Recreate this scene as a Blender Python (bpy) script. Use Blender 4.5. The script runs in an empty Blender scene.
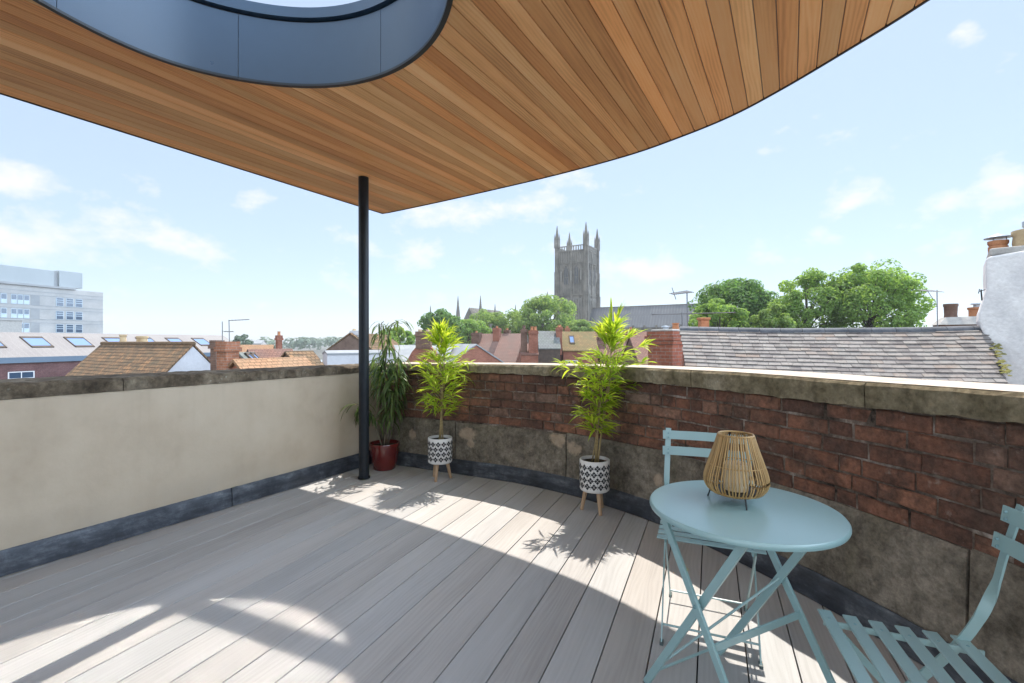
import bpy, math, random
from mathutils import Vector, Matrix
random.seed(7)
rnd = random.random
def R(a, b): return a + (b - a) * rnd()
rad = math.radians
SC = bpy.context.scene
COL = SC.collection
HAZE = .0004
CZ, F = 1.27, 460.0                 # eye height above the deck, focal length of the photo in its pixels
GZ = -9.0                           # street level below the terrace
def at(px, py, d):                  # a measured direction and a distance ahead -> a point of the place
    return Vector(((px - 512) / F * d, d, CZ - (py - 341) / F * d))
def lerp(a, b, t): return a + (b - a) * t

# ------------------------------------------------------------------ objects
OFF = {}
def tag(o, label=None, cat=None, group=None, kind=None):
    if label: o['label'] = label
    if cat: o['category'] = cat
    if group: o['group'] = group
    if kind: o['kind'] = kind
    return o
def thing(name, label, cat, loc=(0, 0, 0), group=None):
    o = bpy.data.objects.new(name, None); COL.objects.link(o)
    o.empty_display_size = .2
    o.location = loc; OFF[o] = Vector(loc)
    return tag(o, label, cat, group)
def copy_tree(o, parent=None):
    c = o.copy(); COL.objects.link(c)
    if parent is not None: c.parent = parent
    for ch in list(o.children): copy_tree(ch, c)
    return c

class MB:
    def __init__(s, M=None): s.v = []; s.f = []; s.mi = []; s.uv = []; s.M = M
    def add(s, vs, fs, mi=0, uvs=None):
        n = len(s.v)
        for p in vs:
            p = Vector(p)
            s.v.append(s.M @ p if s.M else p)
        for k, f in enumerate(fs):
            s.f.append([n + i for i in f]); s.mi.append(mi)
            s.uv.append([uvs[i] for i in f] if uvs else None)
    def box(s, c, size, rot=None, mi=0, jit=0):
        hx, hy, hz = size[0] / 2, size[1] / 2, size[2] / 2
        vs = []
        for dz in (-1, 1):
            for dx, dy in ((-1, -1), (1, -1), (1, 1), (-1, 1)):
                p = Vector((dx * hx + R(-jit, jit), dy * hy + R(-jit, jit), dz * hz + R(-jit, jit)))
                if rot: p = rot @ p
                vs.append(Vector(c) + p)
        s.add(vs, [(0, 3, 2, 1), (4, 5, 6, 7), (0, 1, 5, 4), (1, 2, 6, 5), (2, 3, 7, 6), (3, 0, 4, 7)], mi)
    def bb(s, x0, x1, y0, y1, z0, z1, mi=0):
        s.box(((x0 + x1) / 2, (y0 + y1) / 2, (z0 + z1) / 2), (x1 - x0, y1 - y0, z1 - z0), mi=mi)
    def bar(s, p0, p1, w, t, side, mi=0):           # flat bar: w along `side`, t across it
        p0, p1 = Vector(p0), Vector(p1); d = (p1 - p0).normalized()
        a = Vector(side); a = (a - d * a.dot(d)).normalized(); b = d.cross(a)
        vs = []
        for p in (p0, p1):
            for i, j in ((-1, -1), (1, -1), (1, 1), (-1, 1)):
                vs.append(p + a * (i * w / 2) + b * (j * t / 2))
        s.add(vs, [(0, 1, 2, 3), (7, 6, 5, 4), (0, 4, 5, 1), (1, 5, 6, 2), (2, 6, 7, 3), (3, 7, 4, 0)], mi)
    def strap(s, pts, w, t, side, mi=0):            # a bent flat bar through pts
        pts = [Vector(p) for p in pts]; vs = []; fs = []
        for i, p in enumerate(pts):
            d = (pts[min(i + 1, len(pts) - 1)] - pts[max(i - 1, 0)]).normalized()
            a = Vector(side[i] if isinstance(side, list) else side); a = (a - d * a.dot(d)).normalized(); b = d.cross(a)
            for x, y in ((-1, -1), (1, -1), (1, 1), (-1, 1)): vs.append(p + a * (x * w / 2) + b * (y * t / 2))
        for i in range(len(pts) - 1):
            for k in range(4): fs.append((i * 4 + k, i * 4 + 4 + k, i * 4 + 4 + (k + 1) % 4, i * 4 + (k + 1) % 4))
        n = len(pts) * 4
        fs += [(0, 1, 2, 3), (n - 1, n - 2, n - 3, n - 4)]
        s.add(vs, fs, mi)
    def tube(s, pts, r, n=8, mi=0, caps=True):
        pts = [Vector(p) for p in pts]; vs = []; fs = []
        rr = r if isinstance(r, (list, tuple)) else [r] * len(pts)
        for i, p in enumerate(pts):
            d = (pts[min(i + 1, len(pts) - 1)] - pts[max(i - 1, 0)]).normalized()
            a = d.cross(Vector((0, 0, 1)))
            if a.length < .05: a = d.cross(Vector((0, 1, 0)))
            a.normalize(); b = d.cross(a)
            for k in range(n):
                t = 2 * math.pi * k / n
                vs.append(p + (a * math.cos(t) + b * math.sin(t)) * rr[i])
        for i in range(len(pts) - 1):
            for k in range(n): fs.append((i * n + k, i * n + (k + 1) % n, (i + 1) * n + (k + 1) % n, (i + 1) * n + k))
        if caps:
            fs.append(tuple(range(n))[::-1]); fs.append(tuple(range((len(pts) - 1) * n, len(pts) * n)))
        s.add(vs, fs, mi)
    def lathe(s, prof, c=(0, 0, 0), n=24, mi=0, uv=False):
        vs = []; fs = []; c = Vector(c)
        for r, z in prof:
            for k in range(n):
                t = 2 * math.pi * k / n
                vs.append(c + Vector((r * math.cos(t), r * math.sin(t), z)))
        for i in range(len(prof) - 1):
            for k in range(n): fs.append((i * n + k, i * n + (k + 1) % n, (i + 1) * n + (k + 1) % n, (i + 1) * n + k))
        s.add(vs, fs, mi)
    def ring(s, rad_, z, r, c=(0, 0, 0), n=36, m=6, mi=0):
        vs = []; fs = []; c = Vector(c)
        for k in range(n):
            t = 2 * math.pi * k / n
            for j in range(m):
                q = 2 * math.pi * j / m
                rr = rad_ + r * math.cos(q)
                vs.append(c + Vector((rr * math.cos(t), rr * math.sin(t), z + r * math.sin(q))))
        for k in range(n):
            for j in range(m):
                fs.append((k * m + j, ((k + 1) % n) * m + j, ((k + 1) % n) * m + (j + 1) % m, k * m + (j + 1) % m))
        s.add(vs, fs, mi)
    def prism(s, poly, z0, z1, mi=0, caps=True):
        n = len(poly)
        vs = [(x, y, z0) for x, y in poly] + [(x, y, z1) for x, y in poly]
        fs = [(i, (i + 1) % n, n + (i + 1) % n, n + i) for i in range(n)]
        if caps: fs += [tuple(range(n))[::-1], tuple(range(n, 2 * n))]
        s.add(vs, fs, mi)
    def build(s, name, mats, parent=None, smooth=False, bevel=0, root=None):
        me = bpy.data.meshes.new(name)
        off = OFF.get(parent, Vector((0, 0, 0))) if parent is not None else Vector((0, 0, 0))
        me.from_pydata([tuple(p - off) for p in s.v], [], s.f)
        if not isinstance(mats, (list, tuple)): mats = [mats]
        for m in mats: me.materials.append(m)
        if len(mats) > 1: me.polygons.foreach_set('material_index', s.mi)
        if any(s.uv):
            l = me.uv_layers.new(name='UVMap'); data = []
            for f, u in zip(s.f, s.uv):
                for i in range(len(f)): data += (list(u[i]) if u else [0, 0])
            l.data.foreach_set('uv', data)
        if smooth: me.polygons.foreach_set('use_smooth', [True] * len(me.polygons))
        me.update()
        o = bpy.data.objects.new(name, me); COL.objects.link(o)
        if parent is not None: o.parent = parent; OFF[o] = off
        if smooth and smooth != 'all':
            try:
                me.set_sharp_from_angle(angle=rad(40))
            except Exception: pass
        if bevel:
            b = o.modifiers.new('bevel', 'BEVEL'); b.width = bevel; b.segments = 2; b.limit_method = 'ANGLE'; b.angle_limit = rad(50)
        return o

def catmull(pts, n=12):
    P = [Vector(p) for p in pts]; P = [P[0] * 2 - P[1]] + P + [P[-1] * 2 - P[-2]]; out = []
    for i in range(1, len(P) - 2):
        for k in range(n):
            t = k / n
            out.append(.5 * ((2 * P[i]) + (P[i + 1] - P[i - 1]) * t + (2 * P[i - 1] - 5 * P[i] + 4 * P[i + 1] - P[i + 2]) * t * t
                             + (3 * P[i] - P[i - 1] - 3 * P[i + 1] + P[i + 2]) * t ** 3))
    out.append(P[-2]); return out

# ------------------------------------------------------------------ materials
class NB:
    def __init__(s, name):
        s.m = bpy.data.materials.new(name); s.m.use_nodes = True
        s.t = s.m.node_tree; s.t.nodes.clear()
        s.out = s.t.nodes.new('ShaderNodeOutputMaterial')
    def n(s, kind, ins=None, **props):
        x = s.t.nodes.new('ShaderNode' + kind)
        for k, v in props.items(): setattr(x, k, v)
        for k, v in (ins or {}).items():
            if hasattr(v, 'is_linked') or hasattr(v, 'links'): s.t.links.new(v, x.inputs[k])
            elif isinstance(v, bpy.types.Node): s.t.links.new(v.outputs[0], x.inputs[k])
            else: x.inputs[k].default_value = v
        return x
    def math(s, op, a, b=0.0, clamp=False): return s.n('Math', {0: a, 1: b}, operation=op, use_clamp=clamp).outputs[0]
    def mix(s, f, a, b, blend='MIX'):
        x = s.n('Mix', data_type='RGBA', blend_type=blend)
        for i, v in ((0, f), (6, a), (7, b)):
            if isinstance(v, (tuple, list)): x.inputs[i].default_value = (*v, 1) if len(v) == 3 else v
            elif isinstance(v, (int, float)): x.inputs[i].default_value = v
            else: s.t.links.new(v, x.inputs[i])
        return x.outputs[2]
    def ramp(s, f, stops):
        x = s.n('ValToRGB', {0: f}); e = x.color_ramp.elements
        while len(e) < len(stops): e.new(.5)
        for i, (p, c) in enumerate(stops):
            e[i].position = p
            e[i].color = (*c, 1) if isinstance(c, (tuple, list)) else (c, c, c, 1)
        return x.outputs[0]
    def noise(s, vec, scale, detail=6, rough=.55, dist=0, out=0):
        return s.n('TexNoise', {'Vector': vec, 'Scale': scale, 'Detail': detail, 'Roughness': rough, 'Distortion': dist}).outputs[out]
    def mapping(s, vec, sc=(1, 1, 1), rot=(0, 0, 0), loc=(0, 0, 0)):
        return s.n('Mapping', {'Vector': vec, 'Scale': sc, 'Rotation': rot, 'Location': loc}).outputs[0]
    def coord(s, which='Object'): return s.n('TexCoord').outputs[which]
    def island(s): return s.n('NewGeometry').outputs['Random Per Island']
    def bump(s, h, strength, dist=.01): return s.n('Bump', {'Height': h, 'Strength': strength, 'Distance': dist}).outputs[0]
    def pbr(s, col, rough=.6, metal=0.0, spec=.5, normal=None, coat=0, **k):
        p = s.n('BsdfPrincipled')
        for key, v in (('Base Color', col), ('Roughness', rough), ('Metallic', metal), ('Specular IOR Level', spec), ('Normal', normal), ('Coat Weight', coat)):
            if v is None: continue
            if isinstance(v, tuple): p.inputs[key].default_value = (*v, 1)
            elif isinstance(v, (int, float)): p.inputs[key].default_value = v
            else: s.t.links.new(v, p.inputs[key])
        return p.outputs[0]
    def done(s, shader): s.t.links.new(shader, s.out.inputs[0]); return s.m

def mat(name, c1, c2=None, scale=6, rough=.6, bump=0, bscale=None, stretch=(1, 1, 1), island=0, metal=0, spec=.4, detail=6, lo=.35, hi=.65, fine=0, coat=0, bdist=.01):
    b = NB(name); co = b.mapping(b.coord(), stretch)
    n = b.noise(co, scale, detail)
    col = b.ramp(n, [(lo, c1), (hi, c2 or c1)])
    if fine: col = b.mix(1.0, col, b.ramp(b.noise(co, scale * 9, 4), [(.3, 1 - fine), (.7, 1.0 + fine * .0)]), 'MULTIPLY')
    if island: col = b.mix(1.0, col, b.ramp(b.island(), [(0, 1 - island), (1, 1)]), 'MULTIPLY')
    nrm = b.bump(b.noise(co, bscale or scale * 4, 8), bump, bdist) if bump else None
    rg = b.n('MapRange', {0: n, 1: .3, 2: .7, 3: max(.03, rough - .06), 4: min(1, rough + .06)}).outputs[0]
    return b.done(b.pbr(col, rg, metal, spec, nrm, coat))

def grain(name, cols, vary, per=.026, dist=12, rough=.6, bump=.12, hue=None, tone=.5, fibre=.3, knots=0):
    """timber boards: UV = metres across / along, each board an island with its own cut of the log"""
    b = NB(name); isl = b.island()
    off = b.n('CombineXYZ', {0: b.math('MULTIPLY', isl, 37.3), 1: b.math('MULTIPLY', isl, 91.7), 2: b.math('MULTIPLY', isl, 11.9)}).outputs[0]
    uv = b.n('VectorMath', {0: b.coord('UV'), 1: off}, operation='ADD').outputs[0]
    k = .314 / per
    wave = b.n('TexWave', {'Vector': b.mapping(uv, (k, 2.0, 1)), 'Scale': 1.0, 'Distortion': dist, 'Detail': 2.0, 'Detail Scale': .55, 'Detail Roughness': .5},
               wave_type='BANDS', bands_direction='X').outputs['Fac']
    fib = b.noise(b.mapping(uv, (160, 3.5, 1)), 1, 6, .6)
    big = b.noise(b.mapping(uv, (7, .8, 1)), 1, 5)
    amp = b.ramp(b.noise(b.mapping(uv, (5, .5, 1)), 1, 3), [(.35, .15), (.65, 1.0)])
    wv = b.math('MULTIPLY', b.math('SUBTRACT', wave, .5), b.math('MULTIPLY', amp, tone))
    f = b.math('ADD', b.math('ADD', wv, b.math('MULTIPLY', b.math('SUBTRACT', fib, .5), fibre)), b.math('ADD', b.math('MULTIPLY', b.math('SUBTRACT', big, .5), .9), .5))
    col = b.ramp(f, [(.15, cols[0]), (.5, cols[1]), (.85, cols[2])])
    isl2 = b.math('FRACT', b.math('MULTIPLY', isl, 17.31))
    col = b.mix(1.0, col, b.ramp(isl, [(0, tuple(1 - vary * q for q in (.8, 1, 1.15))), (.5, 1 - vary * .4), (1, 1.0)]), 'MULTIPLY')
    if hue: col = b.mix(1.0, col, b.ramp(isl2, [(0, hue[0]), (.55, (1, 1, 1)), (1, hue[1])]), 'MULTIPLY')
    h = b.math('ADD', b.math('MULTIPLY', fib, .5), b.math('MULTIPLY', wv, 1.2))
    return b.done(b.pbr(col, b.math('ADD', rough, b.math('MULTIPLY', fib, .1)), 0, .35, b.bump(h, bump, .003)))

def tiles(name, c1, c2, dark, row=.12, width=.18, stain=None, rough=.85, bump=.6, nscale=.8):
    b = NB(name); uv = b.coord('UV')
    wob = b.n('VectorMath', {0: uv, 1: b.n('VectorMath', {0: b.noise(b.mapping(uv, (1, 1, 1)), 1.5, 3, out=1), 1: (.05, .04, 0)}, operation='MULTIPLY').outputs[0]}, operation='ADD').outputs[0]
    br = b.n('TexBrick', {'Vector': wob, 'Color1': (*c1, 1), 'Color2': (*c2, 1), 'Mortar': (*dark, 1), 'Scale': 1.0, 'Mortar Size': row * .07, 'Mortar Smooth': .3,
                          'Bias': 0.0, 'Brick Width': width, 'Row Height': row})
    col = br.outputs[0]
    n = b.noise(uv, nscale, 7, .65)
    col = b.mix(b.ramp(n, [(.4, 0.0), (.65, .75)]), col, stain or tuple(k * .6 for k in c1))
    n2 = b.noise(uv, 14, 5)
    col = b.mix(1.0, col, b.ramp(n2, [(.25, .72), (.7, 1.1)]), 'MULTIPLY')
    sep = b.n('SeparateXYZ', {0: wob}).outputs[1]
    saw = b.math('FRACT', b.math('DIVIDE', sep, row))
    h = b.math('SUBTRACT', b.math('SUBTRACT', 1.0, saw), b.math('MULTIPLY', br.outputs[1], 1.0))
    return b.done(b.pbr(col, rough, 0, .3, b.bump(h, bump, .03)))

def bricks(name, c1, c2, mortar, rough=.9, scale=1.0, stain=.5):
    b = NB(name); co = b.coord('Object')
    g = b.n('NewGeometry').outputs['Normal']
    # wall plane: along = x*ny - y*nx, up = z
    sx = b.n('SeparateXYZ', {0: co}); sn = b.n('SeparateXYZ', {0: g})
    along = b.math('SUBTRACT', b.math('MULTIPLY', sx.outputs[1], sn.outputs[0]), b.math('MULTIPLY', sx.outputs[0], sn.outputs[1]))
    v = b.n('CombineXYZ', {0: along, 1: sx.outputs[2], 2: 0.0}).outputs[0]
    br = b.n('TexBrick', {'Vector': v, 'Color1': (*c1, 1), 'Color2': (*c2, 1), 'Mortar': (*mortar, 1), 'Scale': 1.0, 'Mortar Size': .006 * scale, 'Mortar Smooth': .2,
                          'Bias': -.2, 'Brick Width': .225 * scale, 'Row Height': .075 * scale})
    n = b.noise(co, 1.3, 6, .65)
    col = b.mix(b.ramp(n, [(.4, 0.0), (.7, stain)]), br.outputs[0], tuple(k * .45 for k in c1))
    col = b.mix(1.0, col, b.ramp(b.noise(co, 11, 4), [(.3, .75), (.7, 1.08)]), 'MULTIPLY')
    return b.done(b.pbr(col, rough, 0, .25, b.bump(b.math('SUBTRACT', 1.0, br.outputs[1]), .5, .01)))

def leafmat(name, c, c2, trans, tmix=.45, rough=.45, island=.5):
    b = NB(name); isl = b.island()
    col = b.ramp(isl, [(0, c), (1, c2)])
    tc = b.mix(1.0, col, trans, 'MULTIPLY')
    p = b.pbr(col, rough, 0, .35)
    t = b.n('BsdfTranslucent', {'Color': tc}).outputs[0]
    m = b.n('MixShader', {0: tmix, 1: p, 2: t}).outputs[0]
    return b.done(m)

def glass(name, tint=(.03, .045, .06), rough=.06):
    b = NB(name)
    return b.done(b.pbr(tint, rough, 0, .9))

M = {}
M['deck'] = grain('deck_oak', [(.325, .315, .305), (.445, .436, .425), (.525, .518, .508)], .15, .024, 20, rough=.6, bump=.3, hue=((.93, .97, 1.0), (1.0, .975, .95)), tone=.17, fibre=.38)
M['cedar'] = grain('cedar_boards', [(.50, .225, .085), (.93, .52, .235), (1.0, .70, .39)], .44, .02, 14, rough=.5, bump=.06, hue=((1.0, .83, .70), (1.0, 1.04, 1.06)), tone=.20, fibre=.26)
M['dark_gap'] = mat('dark_gap', (.012, .011, .010), rough=.9)
M['post'] = mat('dark_powder_coat', (.010, .013, .017), (.014, .018, .023), 30, .4, spec=.3)
M['ring'] = mat('slate_blue_metal', (.028, .062, .112), (.036, .074, .13), 2.2, .32, metal=0, spec=.5)
M['trim'] = mat('dark_trim', (.02, .024, .03), rough=.45)
M['membrane'] = mat('roof_membrane', (.20, .20, .20), (.26, .26, .26), 3, .8)
def teal_mat():
    b = NB('teal_paint'); n = b.noise(b.coord(), 6, 3)
    return b.done(b.pbr(b.ramp(n, [(.3, (.27, .42, .42)), (.7, (.285, .435, .435))]), .3, 0, .9))
M['teal'] = teal_mat()
M['grey_foot'] = mat('grey_plastic', (.10, .13, .13), rough=.5)
M['steel'] = mat('rivet_steel', (.22, .36, .38), rough=.3, metal=.2)
M['bamboo_stick'] = mat('bamboo_stick', (.42, .25, .09), (.56, .36, .15), 22, .5, stretch=(1, 1, .2), island=.35)
M['black_wire'] = mat('black_wire', (.01, .01, .011), rough=.4)
M['candle'] = mat('candle_wax', (.62, .50, .32), (.68, .55, .36), 8, .45)
M['soil'] = mat('soil', (.02, .014, .01), (.045, .032, .022), 40, .95, bump=.8)
M['leg_wood'] = mat('beech', (.40, .255, .15), (.52, .35, .215), 12, .5, stretch=(6, 6, .6))
M['white_pot'] = mat('white_pot', (.66, .64, .61), (.72, .70, .67), 10, .5, bump=.05)
M['pot_dark'] = mat('pot_pattern', (.02, .02, .022), (.03, .03, .034), 20, .6)
M['red_pot'] = mat('oxblood_glaze', (.10, .010, .010), (.145, .018, .014), 9, .16, spec=.6, coat=.4)
M['cane'] = mat('cane', (.24, .17, .075), (.34, .26, .12), 12, .55, stretch=(1, 1, 4))
M['bark_thin'] = mat('thin_bark', (.10, .08, .055), (.19, .16, .11), 18, .8)
M['bamboo_leaf'] = leafmat('bamboo_leaf', (.18, .29, .02), (.44, .52, .06), (1.9, 1.8, 1.2), .55)
M['willow_leaf'] = leafmat('long_dark_leaf', (.055, .095, .035), (.15, .21, .075), (2.0, 2.0, 1.2), .4, .22)
def render_mat():
    b = NB('beige_render'); co = b.coord()
    n = b.noise(co, 1.1, 7, .6); n2 = b.noise(co, 5, 6, .6); n3 = b.noise(b.mapping(co, (6, 6, .6)), 1, 4)
    f = b.math('ADD', b.math('MULTIPLY', n, .6), b.math('ADD', b.math('MULTIPLY', n2, .25), b.math('MULTIPLY', n3, .15)))
    col = b.ramp(f, [(.38, (.43, .345, .25)), (.5, (.50, .41, .305)), (.62, (.545, .455, .345))])
    zz = b.n('SeparateXYZ', {0: co}).outputs[2]
    streak = b.ramp(b.noise(b.mapping(co, (14, 14, .5)), 1, 5, .6), [(.5, 0.0), (.72, 1.0)])
    top = b.n('MapRange', {0: zz, 1: .55, 2: .95, 3: 0.0, 4: .2}).outputs[0]
    col = b.mix(b.math('MULTIPLY', streak, top), col, (.33, .27, .20))              # drips under the coping
    foot = b.math('MULTIPLY', b.n('MapRange', {0: zz, 1: .14, 2: .32, 3: .4, 4: 0.0}).outputs[0], b.ramp(n2, [(.4, .2), (.6, 1.0)]))
    col = b.mix(foot, col, (.34, .30, .25))                                         # splashed dirt above the flashing
    h = b.math('ADD', b.noise(co, 60, 6), b.math('MULTIPLY', b.noise(co, 3, 4), 1.5))
    return b.done(b.pbr(col, .88, 0, .2, b.bump(h, .12, .006)))
M['render'] = render_mat()
def lead_mat():
    b = NB('lead_sheet'); co = b.coord()
    n = b.noise(co, 4.6, 10, .74, .3); n2 = b.noise(b.mapping(co, (3, 3, 14)), 1.5, 7, .7)
    col = b.ramp(b.math('ADD', b.math('MULTIPLY', n, .55), b.math('MULTIPLY', n2, .45)), [(.38, (.022, .025, .032)), (.49, (.05, .056, .069)), (.56, (.10, .11, .125)), (.65, (.25, .265, .285))])
    return b.done(b.pbr(col, b.ramp(n, [(.3, .35), (.7, .6)]), .25, .5, b.bump(b.noise(co, 7, 5), .25, .02)))
M['lead'] = lead_mat()
def coping_mat(name, a, c, l):
    b = NB(name); co = b.coord()
    n = b.noise(co, 4.5, 8, .68); n2 = b.noise(co, 26, 7, .7); n3 = b.noise(b.mapping(co, (1, 1, .35)), 13, 6)
    col = b.ramp(n, [(.36, a), (.5, c), (.66, l)])
    col = b.mix(1.0, col, b.ramp(n2, [(.32, .5), (.6, 1.08)]), 'MULTIPLY')
    col = b.mix(b.ramp(n3, [(.56, 0.0), (.68, .55)]), col, tuple(k * .45 for k in a))
    vr = b.n('TexVoronoi', {'Vector': co, 'Scale': 23.0, 'Randomness': 1.0}).outputs['Distance']
    col = b.mix(b.math('MULTIPLY', b.ramp(vr, [(.10, 1.0), (.2, 0.0)]), b.ramp(n, [(.5, 0.0), (.62, .6)])), col, (.42, .41, .34))
    h = b.math('ADD', n2, b.math('MULTIPLY', n, 1.4))
    return b.done(b.pbr(col, .92, 0, .2, b.bump(h, .55, .012)))
M['coping_old'] = coping_mat('mossy_old_coping', (.065, .05, .034), (.155, .12, .082), (.28, .23, .165))
M['coping'] = coping_mat('lichened_coping', (.15, .124, .075), (.25, .21, .137), (.34, .295, .21))
M['coping_top'] = mat('clean_coping_top', (.46, .385, .31), (.56, .48, .395), 3.5, .85, bump=.15, fine=.12)
def plinth_mat():
    b = NB('stained_plinth'); co = b.coord()
    n = b.noise(co, 3.2, 9, .7); n2 = b.noise(co, 19, 9, .72); n3 = b.noise(b.mapping(co, (3, 3, .7)), 1.6, 6); n5 = b.noise(co, 60, 6, .7)
    col = b.ramp(n, [(.33, (.10, .085, .065)), (.48, (.205, .175, .137)), (.66, (.32, .275, .22))])
    col = b.mix(b.ramp(n3, [(.5, 0.0), (.7, .55)]), col, (.16, .14, .09))
    col = b.mix(1.0, col, b.ramp(n2, [(.34, .55), (.6, 1.1)]), 'MULTIPLY')
    col = b.mix(1.0, col, b.ramp(n5, [(.32, .7), (.6, 1.05)]), 'MULTIPLY')
    # places where the old wash has flaked to the pale stone
    acc = None; wob = b.noise(co, 9, 6, .65)
    for x, y, z, r in ((-.42, 4.37, .39, .085), (-.40, 4.36, .30, .05), (.385, 3.90, .43, .075), (.50, 3.79, .385, .075), (-1.0, 4.67, .33, .055), (1.02, 3.22, .3, .04), (1.33, 2.6, .2, .035)):
        d = b.n('VectorMath', {0: co, 1: (x - LC0[0], y - LC0[1], z)}, operation='DISTANCE').outputs['Value']
        f = b.math('SUBTRACT', b.math('ADD', 1.0, b.math('MULTIPLY', b.math('SUBTRACT', wob, .5), 2.6)), b.math('DIVIDE', d, r))
        acc = f if acc is None else b.math('MAXIMUM', acc, f)
    pm = b.ramp(acc, [(-.0, 0.0), (.35, .7)])
    col = b.mix(pm, col, b.ramp(n2, [(.3, (.34, .25, .175)), (.6, (.50, .385, .28))]))
    h = b.math('ADD', b.math('ADD', n2, b.math('MULTIPLY', n5, .5)), b.math('MULTIPLY', pm, -.5))
    return b.done(b.pbr(col, .93, 0, .2, b.bump(h, .6, .015)))
LC0 = (-1.41, 4.84)
M['plinth'] = plinth_mat()
def oldbrick():
    b = NB('old_red_brick'); co = b.coord(); isl = b.island()
    n = b.noise(co, 7, 9, .7); n2 = b.noise(co, 42, 8, .7); n3 = b.noise(co, 2.6, 7, .65); n4 = b.noise(b.mapping(co, loc=(5, 3, 1)), 14, 8, .72)
    col = b.ramp(isl, [(0, (.14, .075, .055)), (.3, (.215, .102, .068)), (.65, (.275, .126, .08)), (.9, (.32, .152, .096)), (1, (.27, .185, .145))])
    col = b.mix(b.ramp(n, [(.40, .8), (.58, 0.0)]), col, (.08, .052, .042))
    col = b.mix(b.ramp(n3, [(.5, 0.0), (.7, .6)]), col, (.15, .105, .08))
    col = b.mix(b.ramp(n4, [(.60, 0.0), (.68, .6)]), col, (.30, .235, .195))
    col = b.mix(1.0, col, b.ramp(n2, [(.3, .55), (.65, 1.15)]), 'MULTIPLY')
    return b.done(b.pbr(col, .92, 0, .2, b.bump(b.math('ADD', n2, b.math('MULTIPLY', n, 1.5)), .8, .014)))
M['old_brick'] = oldbrick()
def mortar_mat():
    b = NB('old_mortar'); co = b.coord(); n = b.noise(co, 6, 9, .7); n2 = b.noise(co, 35, 8, .7)
    col = b.ramp(n, [(.34, (.03, .024, .02)), (.44, (.12, .09, .07)), (.55, (.22, .17, .135)), (.64, (.40, .34, .29))])
    col = b.mix(1.0, col, b.ramp(n2, [(.3, .5), (.65, 1.15)]), 'MULTIPLY')
    return b.done(b.pbr(col, .95, 0, .2, b.bump(n2, .9, .015)))
M['mortar'] = mortar_mat()

# far materials
M['clay_roof'] = tiles('brown_clay_tiles', (.14, .088, .052), (.30, .165, .08), (.022, .016, .012), .19, .24, (.10, .082, .052), bump=1.4, nscale=2.2)
M['orange_roof'] = tiles('orange_clay_tiles', (.32, .175, .095), (.38, .21, .12), (.10, .06, .035), .13, .18, (.24, .165, .10))
M['red_roof'] = tiles('dull_red_tiles', (.19, .095, .068), (.24, .12, .088), (.06, .035, .03), .15, .2, (.15, .095, .08))
M['pink_roof'] = tiles('faded_red_tiles', (.265, .155, .125), (.31, .185, .15), (.09, .06, .05), .2, .25, (.21, .15, .125))
M['moss_roof'] = tiles('ochre_mossy_tiles', (.20, .14, .065), (.28, .18, .08), (.07, .05, .03), .2, .25, (.14, .135, .06))
M['grey_roof'] = tiles('grey_slates', (.16, .165, .165), (.21, .215, .215), (.08, .08, .08), .25, .3, (.14, .16, .13), bump=.3)
M['pale_roof'] = tiles('pale_standing_seam', (.215, .20, .197), (.222, .207, .203), (.195, .18, .178), 3.0, .45, (.25, .235, .225), .6, .1, .2)
M['lead_roof'] = mat('weathered_lead_roof', (.21, .225, .235), (.29, .30, .31), 1.2, .6, stretch=(1, 1, 1), fine=.1)
M['nave_roof'] = tiles('cathedral_lead_roof', (.165, .165, .17), (.185, .185, .19), (.14, .14, .145), 6.0, 1.1, (.10, .105, .12), .6, .1, .15)
M['brick_red'] = bricks('red_brick', (.30, .105, .065), (.37, .14, .085), (.30, .25, .21))
M['brick_orange'] = bricks('orange_brick', (.36, .15, .085), (.44, .19, .11), (.38, .30, .24), stain=.55)
M['brick_brown'] = bricks('brown_brick', (.17, .095, .07), (.23, .13, .095), (.20, .17, .14))
M['brick_purple'] = bricks('purple_brick', (.16, .075, .075), (.20, .095, .09), (.19, .15, .14))
M['white_wall'] = mat('white_render', (.47, .465, .48), (.54, .535, .55), 1.4, .8, fine=.08)
M['white_stack'] = mat('old_white_limewash', (.66, .645, .65), (.80, .78, .775), 2.6, .85, bump=.6, bscale=9, fine=.14, detail=9, lo=.33, hi=.6, bdist=.03)
M['concrete'] = mat('pale_concrete', (.36, .35, .34), (.42, .41, .40), .35, .8, fine=.1)
M['concrete_dark'] = mat('grey_panel', (.24, .25, .26), (.29, .30, .31), .5, .6)
M['clad'] = mat('pale_blue_cladding', (.285, .315, .33), (.31, .34, .355), .3, .5, stretch=(1, 1, .3))
M['pane'] = glass('window_glass', (.045, .075, .12), .05)
def solar():
    b = NB('reflective_solar_glass'); tr = b.n('BsdfTransparent', {'Color': (.9, .93, .92, 1)})
    return b.done(b.n('MixShader', {0: b.n('NewGeometry').outputs['Backfacing'], 1: b.pbr((.86, .87, .86), SOLR, 1.0, .5), 2: tr.outputs[0]}).outputs[0])
def clear():
    b = NB('clear_inner_glass'); tr = b.n('BsdfTransparent', {'Color': (.95, .97, .96, 1)}); g = b.n('BsdfGlossy', {'Roughness': .03})
    return b.done(b.n('MixShader', {0: b.n('Fresnel', {'IOR': 1.45}).outputs[0], 1: tr.outputs[0], 2: g.outputs[0]}).outputs[0])
M['clear_glass'] = clear()
SOLR = .04
M['solar_glass'] = solar()
M['sky_pane'] = glass('rooflight_glass', (.16, .24, .42), .04)
M['blue_panel'] = mat('blue_spandrel', (.42, .50, .56), (.46, .54, .60), 1, .5)
M['white_frame'] = mat('white_frame', (.74, .74, .74), rough=.5)
M['gutter_blue'] = mat('blue_grey_fascia', (.10, .145, .20), (.12, .165, .22), 1, .5)
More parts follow.
